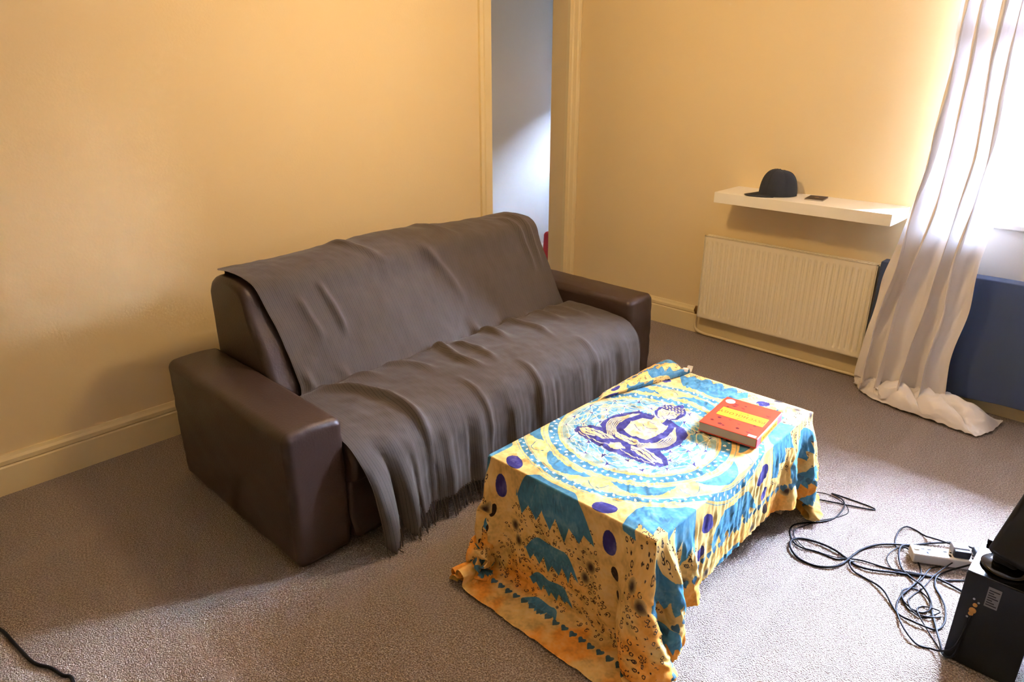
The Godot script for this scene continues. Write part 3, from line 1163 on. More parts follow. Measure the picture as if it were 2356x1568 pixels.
func paint_figure(navy: Color, pale: Color) -> void:
	# legs, hips and base
	fig([[-0.155, -0.085], [-0.175, -0.105], [-0.165, -0.135], [-0.10, -0.155], [0.0, -0.165], [0.10, -0.158], [0.17, -0.138], [0.182, -0.105], [0.158, -0.075], [0.11, -0.05], [-0.10, -0.045]], navy)
	# torso with arms
	fig([[-0.075, -0.07], [-0.125, -0.045], [-0.135, 0.02], [-0.12, 0.085], [-0.088, 0.125], [-0.04, 0.14], [0.04, 0.145], [0.09, 0.135], [0.13, 0.10], [0.142, 0.03], [0.13, -0.045], [0.08, -0.07]], navy)
	# pale chest, sleeves, knees
	fig([[-0.045, -0.02], [-0.062, 0.05], [-0.05, 0.10], [0.0, 0.118], [0.05, 0.105], [0.062, 0.05], [0.045, -0.02], [0.0, -0.035]], pale)
	for sg in [-1, 1]:
		for k in 7:
			var f := k / 6.0
			fig_curve([[sg * (0.072 + 0.008 * f), 0.118 - 0.02 * f], [sg * (0.085 + 0.033 * f), 0.05 - 0.01 * f], [sg * (0.078 + 0.036 * f), -0.02], [sg * (0.03 + 0.03 * f), -0.062 - 0.004 * k]], pale, 3.4)
		fig([[sg * 0.03, -0.085], [sg * 0.085, -0.078], [sg * 0.145, -0.09], [sg * 0.165, -0.108], [sg * 0.14, -0.128], [sg * 0.09, -0.122], [sg * 0.045, -0.108]], pale)
		fig_curve([[sg * 0.05, -0.097], [sg * 0.09, -0.09], [sg * 0.14, -0.106]], navy, 4.0)
		fig_curve([[sg * 0.04, -0.10], [sg * 0.085, -0.106], [sg * 0.13, -0.118]], navy, 3.5)
		fig_curve([[sg * 0.02, -0.135], [sg * 0.08, -0.142], [sg * 0.15, -0.132]], pale, 4.0)
	# joined hands in the lap, soles
	fig([[-0.055, -0.055], [-0.02, -0.044], [0.0, -0.05], [0.02, -0.044], [0.055, -0.055], [0.04, -0.075], [0.0, -0.082], [-0.04, -0.075]], pale)
	fig_curve([[-0.04, -0.06], [0.0, -0.066], [0.04, -0.06]], navy, 4.0)
	fig([[-0.03, -0.115], [0.0, -0.10], [0.03, -0.115], [0.02, -0.14], [0.0, -0.148], [-0.02, -0.14]], pale)
	for k in 6:
		fig_curve([[-0.05 + k * 0.006, 0.03 + k * 0.012], [0.0, 0.002 + k * 0.016], [0.05 - k * 0.006, 0.03 + k * 0.012]], navy if k % 2 else pale, 2.5)
	# neck, head with curls, face
	fig([[-0.022, 0.115], [-0.02, 0.16], [0.02, 0.16], [0.022, 0.115]], pale)
	var head := []
	for k in 24:
		head.append([0.052 * cos(TAU * k / 24), 0.20 + 0.062 * sin(TAU * k / 24)])
	fig(head, navy)
	fig([[-0.036, 0.205], [-0.036, 0.175], [-0.02, 0.148], [0.0, 0.142], [0.02, 0.148], [0.036, 0.175], [0.036, 0.205], [0.0, 0.216]], pale)
	fig([[-0.016, 0.258], [-0.012, 0.275], [0.0, 0.282], [0.012, 0.275], [0.016, 0.258]], navy)
	for row in 5:
		for k in 7:
			var a := (k - 3) * 0.013 + (0.006 if row % 2 else 0.0)
			var b := 0.218 + row * 0.0105
			if Vector2(a / 0.05, (b - 0.20) / 0.06).length() < 0.97:
				blob(b, a, 0.0036, 0.0048, 0, pale, 8)
	for sg in [-1, 1]:
		fig_curve([[sg * 0.007, 0.186], [sg * 0.017, 0.183], [sg * 0.027, 0.187]], navy, 3.0)
		fig_curve([[sg * 0.005, 0.198], [sg * 0.017, 0.201], [sg * 0.029, 0.196]], navy, 2.5)
		fig([[sg * 0.05, 0.205], [sg * 0.058, 0.19], [sg * 0.056, 0.155], [sg * 0.049, 0.15], [sg * 0.045, 0.18]], pale)
	fig_curve([[0.0, 0.196], [0.003, 0.176], [-0.004, 0.171]], navy, 2.5)
	fig_curve([[-0.011, 0.160], [0.0, 0.157], [0.011, 0.160]], navy, 3.0)

# ------------------------------------------------------------------ book on the table
func build_book() -> void:
	# local axes: x runs from the foot of the page block to its head seen reversed, z towards the spine
	var t := thing("book", "thick orange paperback with yellow title band on the cloth", "book", Vector3(-1.737, TH + 0.0135, 2.143), 0.096)
	var red := mat(Color(0.87, 0.25, 0.15), 0.35)
	var w := 0.195
	var h := 0.238
	var th := 0.034
	var cover := mat(Color.WHITE, 0.32)
	cover.albedo_texture = cover_image()
	part("page_block", rbox(Vector3(h - 0.006, th - 0.004, w - 0.004), 0.001), mat(Color(0.80, 0.77, 0.72), 0.9), t, Vector3(0, 0.002, -0.001))
	part("back_cover", rbox(Vector3(h, 0.002, w), 0.0009), red, t)
	var front := part("front_cover", rbox(Vector3(h, 0.002, w), 0.0009), red, t, Vector3(0, th - 0.002, 0))
	part("cover_print", sheet(1, 1, func(a: float, b: float) -> Vector3:
		return Vector3((0.5 - b) * (h - 0.002) * -1.0, 0.0023, (0.5 - a) * (w - 0.002))), cover, front)
	var spine := part("spine", rbox(Vector3(h, th, 0.004), 0.0018), mat(Color(0.90, 0.42, 0.47), 0.35), t, Vector3(0, 0, w / 2))
	part("spine_band", rbox(Vector3(0.15, 0.022, 0.0012), 0.0005), mat(Color(0.98, 0.82, 0.16), 0.35), spine, Vector3(-0.005, 0.006, 0.0022))
	var sf := SystemFont.new()
	sf.font_names = PackedStringArray(["Droid Sans"])
	sf.font_weight = 700
	var band := part("title_band", rbox(Vector3(0.064, 0.0008, 0.158), 0.0003), mat(Color(0.99, 0.84, 0.15), 0.35), front, Vector3(0.002, 0.0021, 0.004))
	for e in [["THE", 0.0, 0.0225, 17], ["PSYCHOLOGY", 0.0, 0.0, 40], ["BOOK", 0.0, -0.0225, 17]]:
		var tm := TextMesh.new()
		tm.text = e[0]
		tm.font = sf
		tm.font_size = e[3]
		tm.pixel_size = 0.00062
		tm.depth = 0.0004
		tm.horizontal_alignment = HORIZONTAL_ALIGNMENT_CENTER
		tm.vertical_alignment = VERTICAL_ALIGNMENT_CENTER
		var o := part("lettering", tm, mat(Color(0.85, 0.27, 0.08), 0.4), band)
		o.basis = Basis(Vector3(0, 0, -1), Vector3(-1, 0, 0), Vector3(0, 1, 0))
		o.position = Vector3(-e[2], 0.001, 0)
	var tm2 := TextMesh.new()
	tm2.text = "THE PSYCHOLOGY BOOK"
	tm2.font = sf
	tm2.font_size = 18
	tm2.pixel_size = 0.00062
	tm2.depth = 0.0004
	var o2 := part("lettering", tm2, mat(Color(0.90, 0.42, 0.12), 0.4), spine, Vector3(-0.005, 0.016, 0.0031))
	o2.rotation = Vector3(0, 0, 0)
	part("round_sticker", lathe([[0.0, 0.0008], [0.0165, 0.0008], [0.0168, 0.0], [0.0, 0.0]], 28), mat(Color(0.95, 0.93, 0.92), 0.4), front, Vector3(0.088, 0.0021, -0.072))
	part("price_label", rbox(Vector3(0.014, 0.0006, 0.026), 0.0002), mat(Color(0.96, 0.93, 0.93), 0.4), front, Vector3(-0.108, 0.0021, 0.078))

func cover_image() -> ImageTexture:
	var im := Image.create(380, 476, false, Image.FORMAT_RGB8)
	im.fill(Color(0.87, 0.25, 0.15))
	var keep := canvas
	canvas = im
	var r := RandomNumberGenerator.new()
	r.seed = 90
	var ink := Color(0.36, 0.07, 0.15)
	for k in 40:
		var c := Vector2(r.randf_range(28, 352), r.randf_range(24, 452))
		if c.y > 165 and c.y < 315 and c.x > 30 and c.x < 350:
			continue
		var s := r.randf_range(10, 19)
		match k % 4:
			0:
				var o := []
				for i in 14:
					o.append(c + Vector2.from_angle(TAU * i / 14) * s * (1.0 if i % 2 else 0.72))
				fill_poly(o, ink)
			1:
				for i in 5:
					stroke([c, c + Vector2.from_angle(0.6 + i * 1.1) * s * 1.2], 3.0, ink)
			2:
				var o := []
				for i in 9:
					o.append(c + Vector2(cos(PI * i / 8), -sin(PI * i / 8) * 0.8) * s)
				fill_poly(o, ink)
				stroke([c + Vector2(-s, 4), c + Vector2(s, 4)], 3.0, ink)
			3:
				stroke([c + Vector2(-s, s * 0.5), c + Vector2(-s * 0.2, -s * 0.4), c + Vector2(s * 0.3, s * 0.3), c + Vector2(s, -s * 0.5)], 3.5, ink)
	canvas = keep
	return ImageTexture.create_from_image(im)

# ------------------------------------------------------------------ radiator with its pipe
func build_radiator() -> void:
	var z0 := 1.063
	var z1 := 2.022
	var y0 := 0.13
	var y1 := 0.634
	var t := thing("radiator", "cream panel radiator under the floating shelf", "radiator", Vector3(-0.05, 0, (z0 + z1) / 2))
	var zc := (z0 + z1) / 2
	var xf := -0.086
	var ribs := 29
	var face := func(a: float, b: float) -> Vector3:
		var z := lerpf(z1 - 0.004, z0 + 0.004, a)
		var y := lerpf(y1 - 0.002, y0 + 0.002, b)
		var yy := smoothstep(y0 + 0.022, y0 + 0.042, y) * smoothstep(y1 - 0.026, y1 - 0.046, y)
		var q := fposmod((z - z0 - 0.018) / (z1 - z0 - 0.036) * ribs, 1.0)
		var prof := smoothstep(0.05, 0.30, q) * smoothstep(0.95, 0.70, q)
		var edge := 1.0 if z > z0 + 0.018 and z < z1 - 0.018 else 0.0
		return Vector3(xf + 0.05 + 0.009 * (1.0 - prof) * yy * edge, y, z - zc)
	part("front_panel", sheet(ribs * 10, 60, face), M.radiator, t)
	part("panel_rim", boxes([
		[Vector3(xf + 0.05, y1 - 0.004, z0 - zc), Vector3(xf + 0.062, y1, z1 - zc)],
		[Vector3(xf + 0.05, y0, z0 - zc), Vector3(xf + 0.062, y0 + 0.004, z1 - zc)],
		[Vector3(xf + 0.05, y0, z0 - zc), Vector3(xf + 0.062, y1, z0 - zc + 0.006)],
		[Vector3(xf + 0.05, y0, z1 - zc - 0.006), Vector3(xf + 0.062, y1, z1 - zc)]]), M.radiator, t)
	part("back_panel", boxes([[Vector3(0.0, y0, z0 - zc), Vector3(0.012, y1, z1 - zc)]]), M.radiator, t)
	for z in [z0 + 0.002, z1 - 0.008]:
		part("side_panel", boxes([[Vector3(xf + 0.062, y0 + 0.03, z - zc), Vector3(0.0, y1 - 0.01, z - zc + 0.006)]]), M.radiator, t)
	var g := []
	for k in 48:
		var z := z0 + 0.01 + k * (z1 - z0 - 0.02) / 47.0 - zc
		g.append([Vector3(xf + 0.062, y1 - 0.012, z - 0.002), Vector3(0.0, y1 - 0.002, z + 0.002)])
	g.append([Vector3(-0.002, y1 - 0.012, z0 - zc), Vector3(0.002, y1, z1 - zc)])
	part("top_grille", boxes(g), M.radiator, t)
	for z in [z0 + 0.2, z1 - 0.2]:
		part("bracket", boxes([[Vector3(0.012, y0 + 0.05, z - zc - 0.015), Vector3(0.046, y1 - 0.05, z - zc + 0.015)]]), M.radiator, t)
	var valve := part("valve", lathe([[0.0, 0.0], [0.008, 0.0], [0.008, 0.012], [0.013, 0.014], [0.013, 0.03], [0.009, 0.033], [0.009, 0.042], [0.006, 0.05], [0.0, 0.05]], 12), M.brass, t, Vector3(-0.005, 0.135, z0 - zc - 0.024))
	part("valve_tail", tube(PackedVector3Array([Vector3(0, 0.022, 0), Vector3(0, 0.022, 0.03)]), 0.007, 10), M.brass, valve)
	part("pipe", tube(smooth_path([Vector3(-0.005, 0.135, z0 - zc - 0.024), Vector3(-0.005, 0.07, z0 - zc - 0.024), Vector3(-0.003, 0.036, z0 - zc - 0.012), Vector3(0.005, 0.018, z0 - zc + 0.03), Vector3(0.007, 0.016, z0 - zc + 0.12), Vector3(0.007, 0.015, 0.0), Vector3(0.007, 0.015, 0.9)], 8), 0.008, 12), M.trim, t)

func build_shelf() -> void:
	var t := part("floating_shelf", rbox(Vector3(0.278, 0.056, 0.895), 0.002), M.shelf, self, Vector3(-0.139, 0.868, 1.6425))
	tag(t, "white floating shelf fixed to the wall above the radiator", "shelf")
	# cap
	var c := thing("baseball_cap", "black cap with flat peak lying on the white shelf", "cap", Vector3(-0.135, 0.924, 1.482), deg_to_rad(50))
	# local -z is where the peak points
	var crown := func(a: float, b: float) -> Vector3:
		var an := TAU * a
		var e := PI / 2 * b
		var flat := 1.0 - 0.05 * pow(absf(sin(an * 3.0)), 8.0) * sin(e)
		var rr := pow(cos(e), 0.62)
		var hh := pow(sin(e), 0.85)
		var front := maxf(cos(an), 0.0)
		return Vector3(0.083 * sin(an) * rr * flat, 0.002 + (0.125 + 0.008 * front) * hh, -0.098 * cos(an) * rr * flat)
	part("crown", sheet(60, 24, crown), M.cap, c)
	part("button", lathe([[0.009, 0.0], [0.008, 0.004], [0.0, 0.006]], 12), M.cap, c, Vector3(0, 0.126, 0))
	for k in 6:
		var pts := PackedVector3Array()
		for i in 13:
			pts.append(crown.call((k + 0.5) / 6.0, 0.03 + 0.94 * i / 12.0) * 1.006)
		part("seam", tube(pts, 0.0012, 5), M.cap, c)
	var peak := func(a: float, b: float) -> Vector3:
		var an := (a - 0.5) * 2.3
		var r0 := Vector3(0.081 * sin(an), 0.012, -0.096 * cos(an))
		var r1 := Vector3(0.088 * sin(an * 0.95), 0.006 - 0.004 * absf(sin(an)), -0.096 * cos(an) - 0.085 * pow(maxf(cos(an * 1.25), 0.0), 0.55))
		var q := r0.lerp(r1, minf(b * 2.0, 1.0) if b <= 0.5 else 1.0 - (b - 0.5) * 2.0)
		q.y += -0.004 if b > 0.5 else 0.0
		return q
	part("peak", sheet(28, 20, peak), M.cap, c)
	# small dark booklet
	var b := thing("passport", "small dark booklet lying beside the cap on the shelf", "booklet", Vector3(-0.105, 0.924, 1.675), deg_to_rad(8))
	part("pages", rbox(Vector3(0.122, 0.004, 0.084), 0.0006), mat(Color(0.85, 0.83, 0.8), 0.8), b, Vector3(0, 0.001, 0))
	part("cover", rbox(Vector3(0.125, 0.0012, 0.088), 0.0004), mat(Color(0.20, 0.17, 0.19), 0.5), b, Vector3(0, 0.005, 0))
	part("cover", rbox(Vector3(0.125, 0.001, 0.088), 0.0004), mat(Color(0.20, 0.17, 0.19), 0.5), b)
	part("emblem", lathe([[0.0, 0.0004], [0.012, 0.0004], [0.012, 0.0], [0.0, 0.0]], 16), mat(Color(0.5, 0.42, 0.36), 0.45), b, Vector3(0.005, 0.0062, 0))

# ------------------------------------------------------------------ curtain, its pole, the dark cloth behind it
func build_curtain() -> void:
	var pole := thing("curtain_pole", "white curtain pole fixed above the window", "curtain pole", Vector3(-0.17, 2.62, 3.1))
	part("rod", tube(PackedVector3Array([Vector3(0, 0, -1.1), Vector3(0, 0, 0.35)]), 0.013, 14), M.white_plastic, pole)
	for z in [-1.1, 0.35]:
		part("finial", lathe([[0.0, -0.025], [0.018, -0.018], [0.025, 0.0], [0.018, 0.018], [0.0, 0.025]], 16), M.white_plastic, pole, Vector3(0, 0, z))
	for z in [-0.97, 0.25]:
		part("bracket", boxes([[Vector3(0.0, -0.012, z - 0.012), Vector3(0.17, 0.012, z + 0.012)]]), M.white_plastic, pole)
	var t := thing("curtain", "long cream satin curtain gathered beside the bright window", "curtain", Vector3(-0.13, 0, 2.27))
	var n := FastNoiseLite.new()
	n.seed = 14
	n.frequency = 1.0
	n.fractal_octaves = 2
	var drop := 2.60
	var hem := [Vector2(-0.13, 2.035), Vector2(-0.215, 2.085), Vector2(-0.27, 2.17), Vector2(-0.30, 2.29), Vector2(-0.315, 2.42), Vector2(-0.335, 2.54), Vector2(-0.35, 2.635), Vector2(-0.24, 2.675), Vector2(-0.10, 2.69)]
	var hanging := func(u: float, h: float) -> Vector3:
		var zl := lerpf(2.035, 2.150, smoothstep(0.0, 1.4, h))
		var zr := 2.452 + 0.015 * sin(h * 6.0 + 1.0) - 0.03 * smoothstep(0.55, 0.25, h)
		var w := u + 0.045 * n.get_noise_2d(u * 5.0, h * 1.1) + 0.02 * sin(u * TAU * 2.0 + h * 0.8)
		var z := lerpf(zl, zr, clampf(w, -0.02, 1.02))
		var amp := 0.040 * (0.55 + 0.45 * smoothstep(2.4, 1.2, h)) * (1.0 + 0.5 * n.get_noise_2d(u * 3.0 + 5.0, h * 1.3))
		var ph := u * TAU * 4.3 + 1.3 * n.get_noise_2d(u * 2.0, h * 1.6) * smoothstep(2.2, 0.5, h)
		var x := -0.19 + amp * cos(ph) + 0.012 * n.get_noise_2d(u * 10.0, h * 3.0)
		x -= 0.03 * smoothstep(0.75, 0.05, h) * (0.4 + u)
		return Vector3(x, h, z + 0.02 * sin(ph))
	var shape := func(u: float, v: float) -> Vector3:
		var f := clampf(u, 0, 1) * (hem.size() - 1)
		var k := mini(int(f), hem.size() - 2)
		var goal: Vector2 = (hem[k] as Vector2).lerp(hem[k + 1], f - k)
		var low: Vector3 = hanging.call(u, 0.06)
		var tail := maxf(Vector2(low.x - goal.x, low.z - goal.y).length() * 1.1, 0.06)
		var s := v * (drop - 0.06 + tail)
		if s <= drop - 0.06:
			return hanging.call(u, drop - s) - Vector3(-0.13, 0, 2.27)
		var e := (s - drop + 0.06) / tail
		var fold := cos(u * TAU * 4.3 + 1.5 * e)
		var y := lerpf(0.06, 0.010, smoothstep(0.0, 0.6, e)) + sin(PI * clampf(e, 0, 1)) * (0.055 + 0.04 * fold) * smoothstep(0.05, 0.4, u) + 0.03 * absf(n.get_noise_2d(u * 9.0, e * 3.0 + 3.0)) * (1.0 - 0.6 * e)
		var g := smoothstep(0.0, 1.0, e) * 0.5 + e * 0.5
		var x := lerpf(low.x, goal.x, g) + 0.012 * sin(e * 9.0 + u * 20.0) * sin(PI * e)
		var z := lerpf(low.z, goal.y, g) + 0.012 * n.get_noise_2d(u * 12.0, e * 4.0) * sin(PI * e)
		return Vector3(x, maxf(y, 0.008), z) - Vector3(-0.13, 0, 2.27)
	part("drape", sheet(170, 300, shape), M.curtain, t)

func build_cloth_below_window() -> void:
	var t := thing("draped_blanket", "dark navy blanket hanging below the window behind the curtain", "blanket", Vector3(-0.062, 0.085, 2.86))
	var n := FastNoiseLite.new()
	n.seed = 3
	n.frequency = 2.2
	var warp := func(p: Vector3) -> Vector3:
		var low := 1.0 - smoothstep(0.0, 0.35, p.y)
		return p + Vector3(0.010 * n.get_noise_2d(p.z * 2.0, p.y * 2.0) * (1.0 - 0.5 * low), low * (0.02 * n.get_noise_1d(p.z * 1.3 + 4.0) - 0.015 * smoothstep(0.0, 0.6, p.z)), 0.0)
	part("blanket_cloth", rbox(Vector3(0.078, 0.575, 1.65), 0.005, 3, true, warp, 24), M.navy, t)

# ------------------------------------------------------------------ black speaker with a small one on top
func build_speaker() -> void:
	var t := thing("speaker_cabinet", "black box speaker with a glossy top on the carpet", "speaker", Vector3(-1.756, 0, 2.951))
	part("cabinet", rbox(Vector3(0.172, 0.294, 0.168), 0.003), M.black, t, Vector3(0, 0.002, 0))
	part("top_panel", rbox(Vector3(0.172, 0.005, 0.168), 0.002), M.black_gloss, t, Vector3(0, 0.296, 0))
	for a in [-1, 1]:
		for b in [-1, 1]:
			part("foot", lathe([[0.0, 0.0], [0.010, 0.0], [0.010, 0.004], [0.0, 0.004]], 10), M.dark_hole, t, Vector3(0.07 * a, 0, 0.07 * b))
	var lab := mat(Color(0.42, 0.41, 0.4), 0.6)
	var plate := part("rating_label", rbox(Vector3(0.0012, 0.062, 0.030), 0.0005), lab, t, Vector3(-0.0866, 0.215, -0.014))
	for k in 7:
		part("print_line", boxes([[Vector3(-0.0009, 0.006 + k * 0.0075, -0.012), Vector3(-0.0004, 0.009 + k * 0.0075, 0.012 - 0.006 * (k % 3))]]), M.black, plate)
	for e in [[0.205, -0.046, 0.0055], [0.186, -0.048, 0.0085], [0.174, -0.050, 0.006]]:
		part("socket", lathe([[0.0, 0.003], [e[2], 0.003], [e[2], 0.0], [0.0, 0.0]], 16), mat(Color(0.78, 0.56, 0.22), 0.4), t, Vector3(-0.086, e[0], e[1]), Vector3(0, 0, PI / 2))
	for e in [[0.222, -0.052], [0.215, -0.040], [0.160, -0.056]]:
		part("screw", lathe([[0.0, 0.002], [0.003, 0.001], [0.003, 0.0], [0.0, 0.0]], 10), M.grey_plastic, t, Vector3(-0.086, e[0], e[1]), Vector3(0, 0, PI / 2))
	var s := thing("satellite_speaker", "small tilted black speaker on a round swivel foot", "speaker", Vector3(-1.768, 0.301, 2.937), deg_to_rad(-8))
	part("base_ring", lathe([[0.0, 0.0], [0.054, 0.0], [0.056, 0.006], [0.050, 0.012], [0.034, 0.015], [0.02, 0.02], [0.0, 0.02]], 32), M.black_gloss, s)
	part("neck", rbox(Vector3(0.05, 0.05, 0.06), 0.012), M.black, s, Vector3(0.0, 0.012, 0.0), Vector3(0, 0, -0.25))
	var body := part("housing", rbox(Vector3(0.075, 0.20, 0.098), 0.014, 4), M.black, s, Vector3(-0.006, 0.03, 0.004), Vector3(0.16, 0, -0.40))
	part("grille_frame", rbox(Vector3(0.03, 0.17, 0.11), 0.012, 4), M.black_gloss, body, Vector3(0.042, 0.03, 0.004))
	part("pivot", lathe([[0.0, -0.004], [0.026, -0.004], [0.030, 0.0], [0.026, 0.006], [0.0, 0.008]], 24), M.black_gloss, body, Vector3(-0.036, 0.14, 0.02), Vector3(0, 0, PI / 2))
	part("clip", rbox(Vector3(0.014, 0.016, 0.014), 0.003), M.black_gloss, s, Vector3(0.085, 0.0, -0.064))
	var pale := part("storage_box", rbox(Vector3(0.2, 0.26, 0.15), 0.006), M.grey_plastic, self, Vector3(-1.72, 0, 3.125))
	tag(pale, "pale grey plastic box standing beside the black speaker", "box")

# ------------------------------------------------------------------ power strip and cables
func build_power_strip() -> void:
	var t := thing("power_strip", "white socket extension strip lying on the carpet", "power strip", Vector3(-1.372, 0, 2.80), deg_to_rad(-60))
	part("strip_body", rbox(Vector3(0.30, 0.036, 0.056), 0.006), M.white_plastic, t, Vector3(0.0, 0.004, 0))
	for k in 4:
		var x := -0.105 + k * 0.068
		for e in [[0.0, 0.012, 0.0035, 0.006], [-0.010, -0.006, 0.006, 0.0035], [0.010, -0.006, 0.006, 0.0035]]:
			part("socket_hole", boxes([[Vector3(x + e[0] - e[2], 0.0395, e[1] - e[3]), Vector3(x + e[0] + e[2], 0.0406, e[1] + e[3])]]), M.dark_hole, t)
	part("switch", rbox(Vector3(0.016, 0.006, 0.012), 0.002), M.white_plastic, t, Vector3(-0.135, 0.038, 0.0))
	var ad := thing("mains_adapter", "grey charger block plugged into the white socket strip", "adapter", Vector3(-1.363, 0.04, 2.79), deg_to_rad(-60))
	part("adapter_body", rbox(Vector3(0.05, 0.03, 0.036), 0.005), M.grey_plastic, ad)
	part("adapter_back", rbox(Vector3(0.05, 0.026, 0.016), 0.004), M.black, ad, Vector3(0.0, 0.0, 0.025))
	var pl := thing("mains_plug", "black mains plug pushed into the white socket strip", "plug", Vector3(-1.335, 0.04, 2.845), deg_to_rad(-60))
	part("plug_body", rbox(Vector3(0.040, 0.022, 0.042), 0.006), M.black, pl)
	part("cord_guard", tube(PackedVector3Array([Vector3(0, 0.012, 0.018), Vector3(-0.004, 0.014, 0.040)]), 0.0055, 10), M.black, pl)

func cable(called: String, label: String, pts: Array, r: float, lift := 0.0) -> void:
	var list := []
	for k in pts.size():
		var q: Array = pts[k]
		list.append(Vector3(q[0], r * 0.9 + lift * (0.5 + 0.5 * sin(k * 1.7)) + (q[2] if q.size() > 2 else 0.0), q[1]))
	var o := part(called, tube(smooth_path(list, 6), r, 8), M.cable)
	tag(o, label, "cable", "black cables trailing across the carpet")

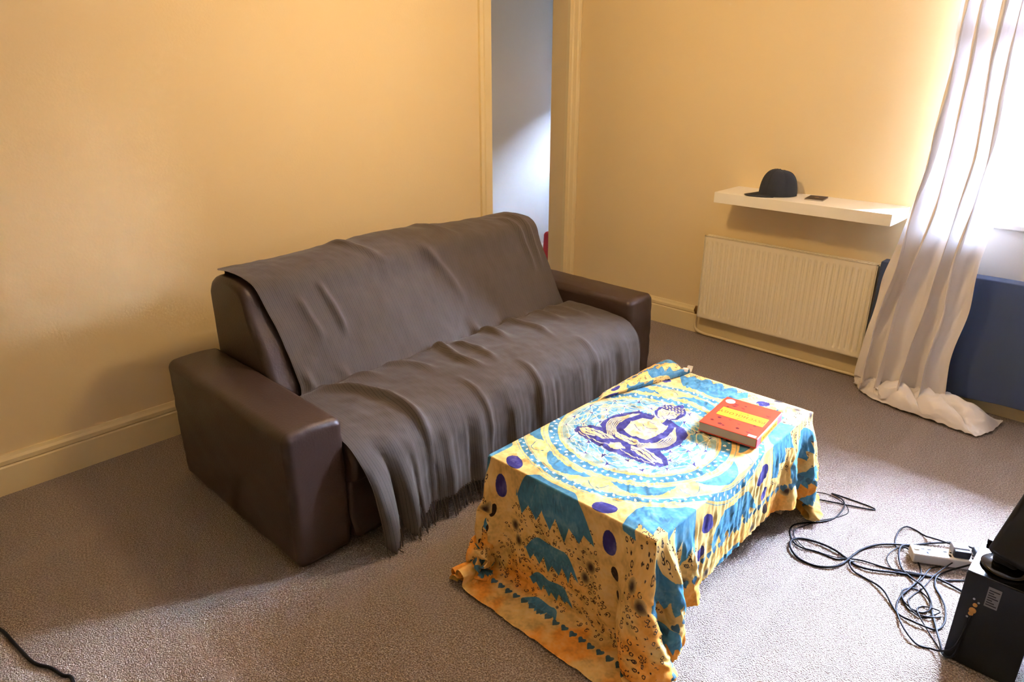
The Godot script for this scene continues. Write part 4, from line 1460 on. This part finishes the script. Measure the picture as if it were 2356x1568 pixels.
func build_cables() -> void:
	cable("power_cable", "thin black cable pair running out from under the tablecloth", [[-1.47, 2.18], [-1.36, 2.24], [-1.24, 2.493], [-1.239, 2.338], [-1.257, 2.377], [-1.30, 2.401], [-1.388, 2.403], [-1.445, 2.382], [-1.509, 2.333], [-1.55, 2.31], [-1.591, 2.317], [-1.639, 2.35], [-1.653, 2.382], [-1.635, 2.435], [-1.629, 2.492], [-1.601, 2.521], [-1.579, 2.561], [-1.56, 2.624], [-1.533, 2.684], [-1.507, 2.742], [-1.498, 2.783], [-1.454, 2.829], [-1.40, 2.90]], 0.0026, 0.003)
	cable("power_cable", "thinner black wire beside the cable leaving the tablecloth", [[-1.55, 2.03], [-1.39, 2.15], [-1.30, 2.25], [-1.262, 2.305], [-1.262, 2.345], [-1.285, 2.40], [-1.33, 2.425], [-1.40, 2.398], [-1.45, 2.370], [-1.51, 2.345], [-1.56, 2.325], [-1.60, 2.335], [-1.63, 2.365], [-1.645, 2.40], [-1.63, 2.44], [-1.62, 2.49], [-1.59, 2.53]], 0.0016, 0.003)
	cable("power_cable", "thick black mains cable looping once beside the table", [[-1.355, 2.855, 0.03], [-1.384, 2.755, 0.02], [-1.367, 2.706, 0.01], [-1.376, 2.662], [-1.406, 2.619], [-1.459, 2.569], [-1.515, 2.539], [-1.568, 2.528], [-1.646, 2.518], [-1.688, 2.495], [-1.714, 2.452], [-1.714, 2.397], [-1.679, 2.355], [-1.634, 2.343], [-1.60, 2.365], [-1.587, 2.417], [-1.588, 2.467], [-1.601, 2.516], [-1.616, 2.554], [-1.609, 2.598], [-1.574, 2.651], [-1.536, 2.707], [-1.505, 2.755], [-1.507, 2.798], [-1.513, 2.836], [-1.53, 2.93]], 0.0036, 0.004)
	cable("power_cable", "black cable curving from the crossing to the plug", [[-1.603, 2.541], [-1.625, 2.534], [-1.653, 2.558], [-1.661, 2.606], [-1.674, 2.642], [-1.697, 2.671], [-1.737, 2.704], [-1.761, 2.732], [-1.767, 2.77], [-1.762, 2.809], [-1.745, 2.831], [-1.702, 2.838], [-1.64, 2.824], [-1.591, 2.801], [-1.545, 2.773], [-1.495, 2.765], [-1.44, 2.785], [-1.375, 2.86, 0.05], [-1.34, 2.87, 0.08], [-1.36, 2.93, 0.16], [-1.44, 2.985, 0.22], [-1.55, 2.99, 0.27], [-1.64, 2.96, 0.31]], 0.0030, 0.006)
	cable("power_cable", "black cable in a wide oval beside the speaker", [[-1.345, 2.795, 0.045], [-1.319, 2.716, 0.02], [-1.285, 2.675], [-1.268, 2.638], [-1.279, 2.611], [-1.322, 2.60], [-1.385, 2.606], [-1.423, 2.624], [-1.411, 2.649], [-1.44, 2.685], [-1.492, 2.717], [-1.542, 2.726], [-1.614, 2.72], [-1.68, 2.708], [-1.736, 2.714], [-1.794, 2.742], [-1.835, 2.773], [-1.852, 2.805], [-1.841, 2.836], [-1.850, 2.862, 0.01], [-1.852, 2.89, 0.05], [-1.852, 2.905, 0.17]], 0.0028, 0.008)
	cable("power_cable", "black cable running from the strip to the speaker foot", [[-1.251, 2.85], [-1.269, 2.772], [-1.307, 2.713], [-1.367, 2.66], [-1.412, 2.635], [-1.471, 2.641], [-1.528, 2.669], [-1.559, 2.708], [-1.589, 2.747], [-1.631, 2.779], [-1.68, 2.799], [-1.741, 2.823], [-1.799, 2.845], [-1.848, 2.872], [-1.850, 2.895, 0.03], [-1.850, 2.90, 0.15]], 0.0034, 0.012)
	cable("power_cable", "thin black wire coiled twice on the carpet", [[-1.43, 2.76], [-1.472, 2.738], [-1.547, 2.731], [-1.628, 2.715], [-1.661, 2.709], [-1.693, 2.723], [-1.707, 2.754], [-1.699, 2.78], [-1.671, 2.791], [-1.627, 2.773], [-1.602, 2.742], [-1.611, 2.719], [-1.646, 2.705], [-1.677, 2.711], [-1.712, 2.739], [-1.722, 2.774], [-1.708, 2.806], [-1.682, 2.824]], 0.0024, 0.006)
	cable("power_cable", "short thin black wire crossing the thick cable", [[-1.423, 2.624], [-1.486, 2.615], [-1.521, 2.621], [-1.552, 2.653], [-1.542, 2.695], [-1.524, 2.725], [-1.49, 2.76]], 0.0018, 0.008)
	cable("power_cable", "thin wire with small loop leading back to the socket strip", [[-1.40, 2.79, 0.02], [-1.491, 2.76], [-1.578, 2.748], [-1.637, 2.734], [-1.685, 2.731], [-1.723, 2.754], [-1.725, 2.779], [-1.70, 2.80], [-1.672, 2.817], [-1.667, 2.796], [-1.671, 2.769], [-1.699, 2.762], [-1.73, 2.774], [-1.762, 2.801], [-1.795, 2.832], [-1.848, 2.868]], 0.0020, 0.01)
	cable("power_cable", "black cable lying alone on the carpet before the sofa wall", [[-3.80, 0.62], [-3.72, 0.72], [-3.668, 0.823], [-3.65, 0.934], [-3.633, 1.043], [-3.605, 1.10], [-3.590, 1.15], [-3.576, 1.184], [-3.60, 1.30], [-3.66, 1.45]], 0.0048, 0.002)

# ------------------------------------------------------------------ things glimpsed in the hallway
func build_hall_things() -> void:
	var t := thing("red_bag", "red bag standing on the hallway floor behind the sofa", "bag", Vector3(0.545, 0, -0.60))
	part("bag_body", rbox(Vector3(0.20, 0.30, 0.16), 0.03, 3, true, func(p: Vector3) -> Vector3: return p * Vector3(1.0 - 0.25 * p.y, 1, 1.0 - 0.4 * p.y), 4), M.red, t)
	part("handle", tube(smooth_path([Vector3(-0.05, 0.28, 0), Vector3(-0.04, 0.34, 0), Vector3(0, 0.36, 0), Vector3(0.04, 0.34, 0), Vector3(0.05, 0.28, 0)], 5), 0.006, 8), M.red, t)
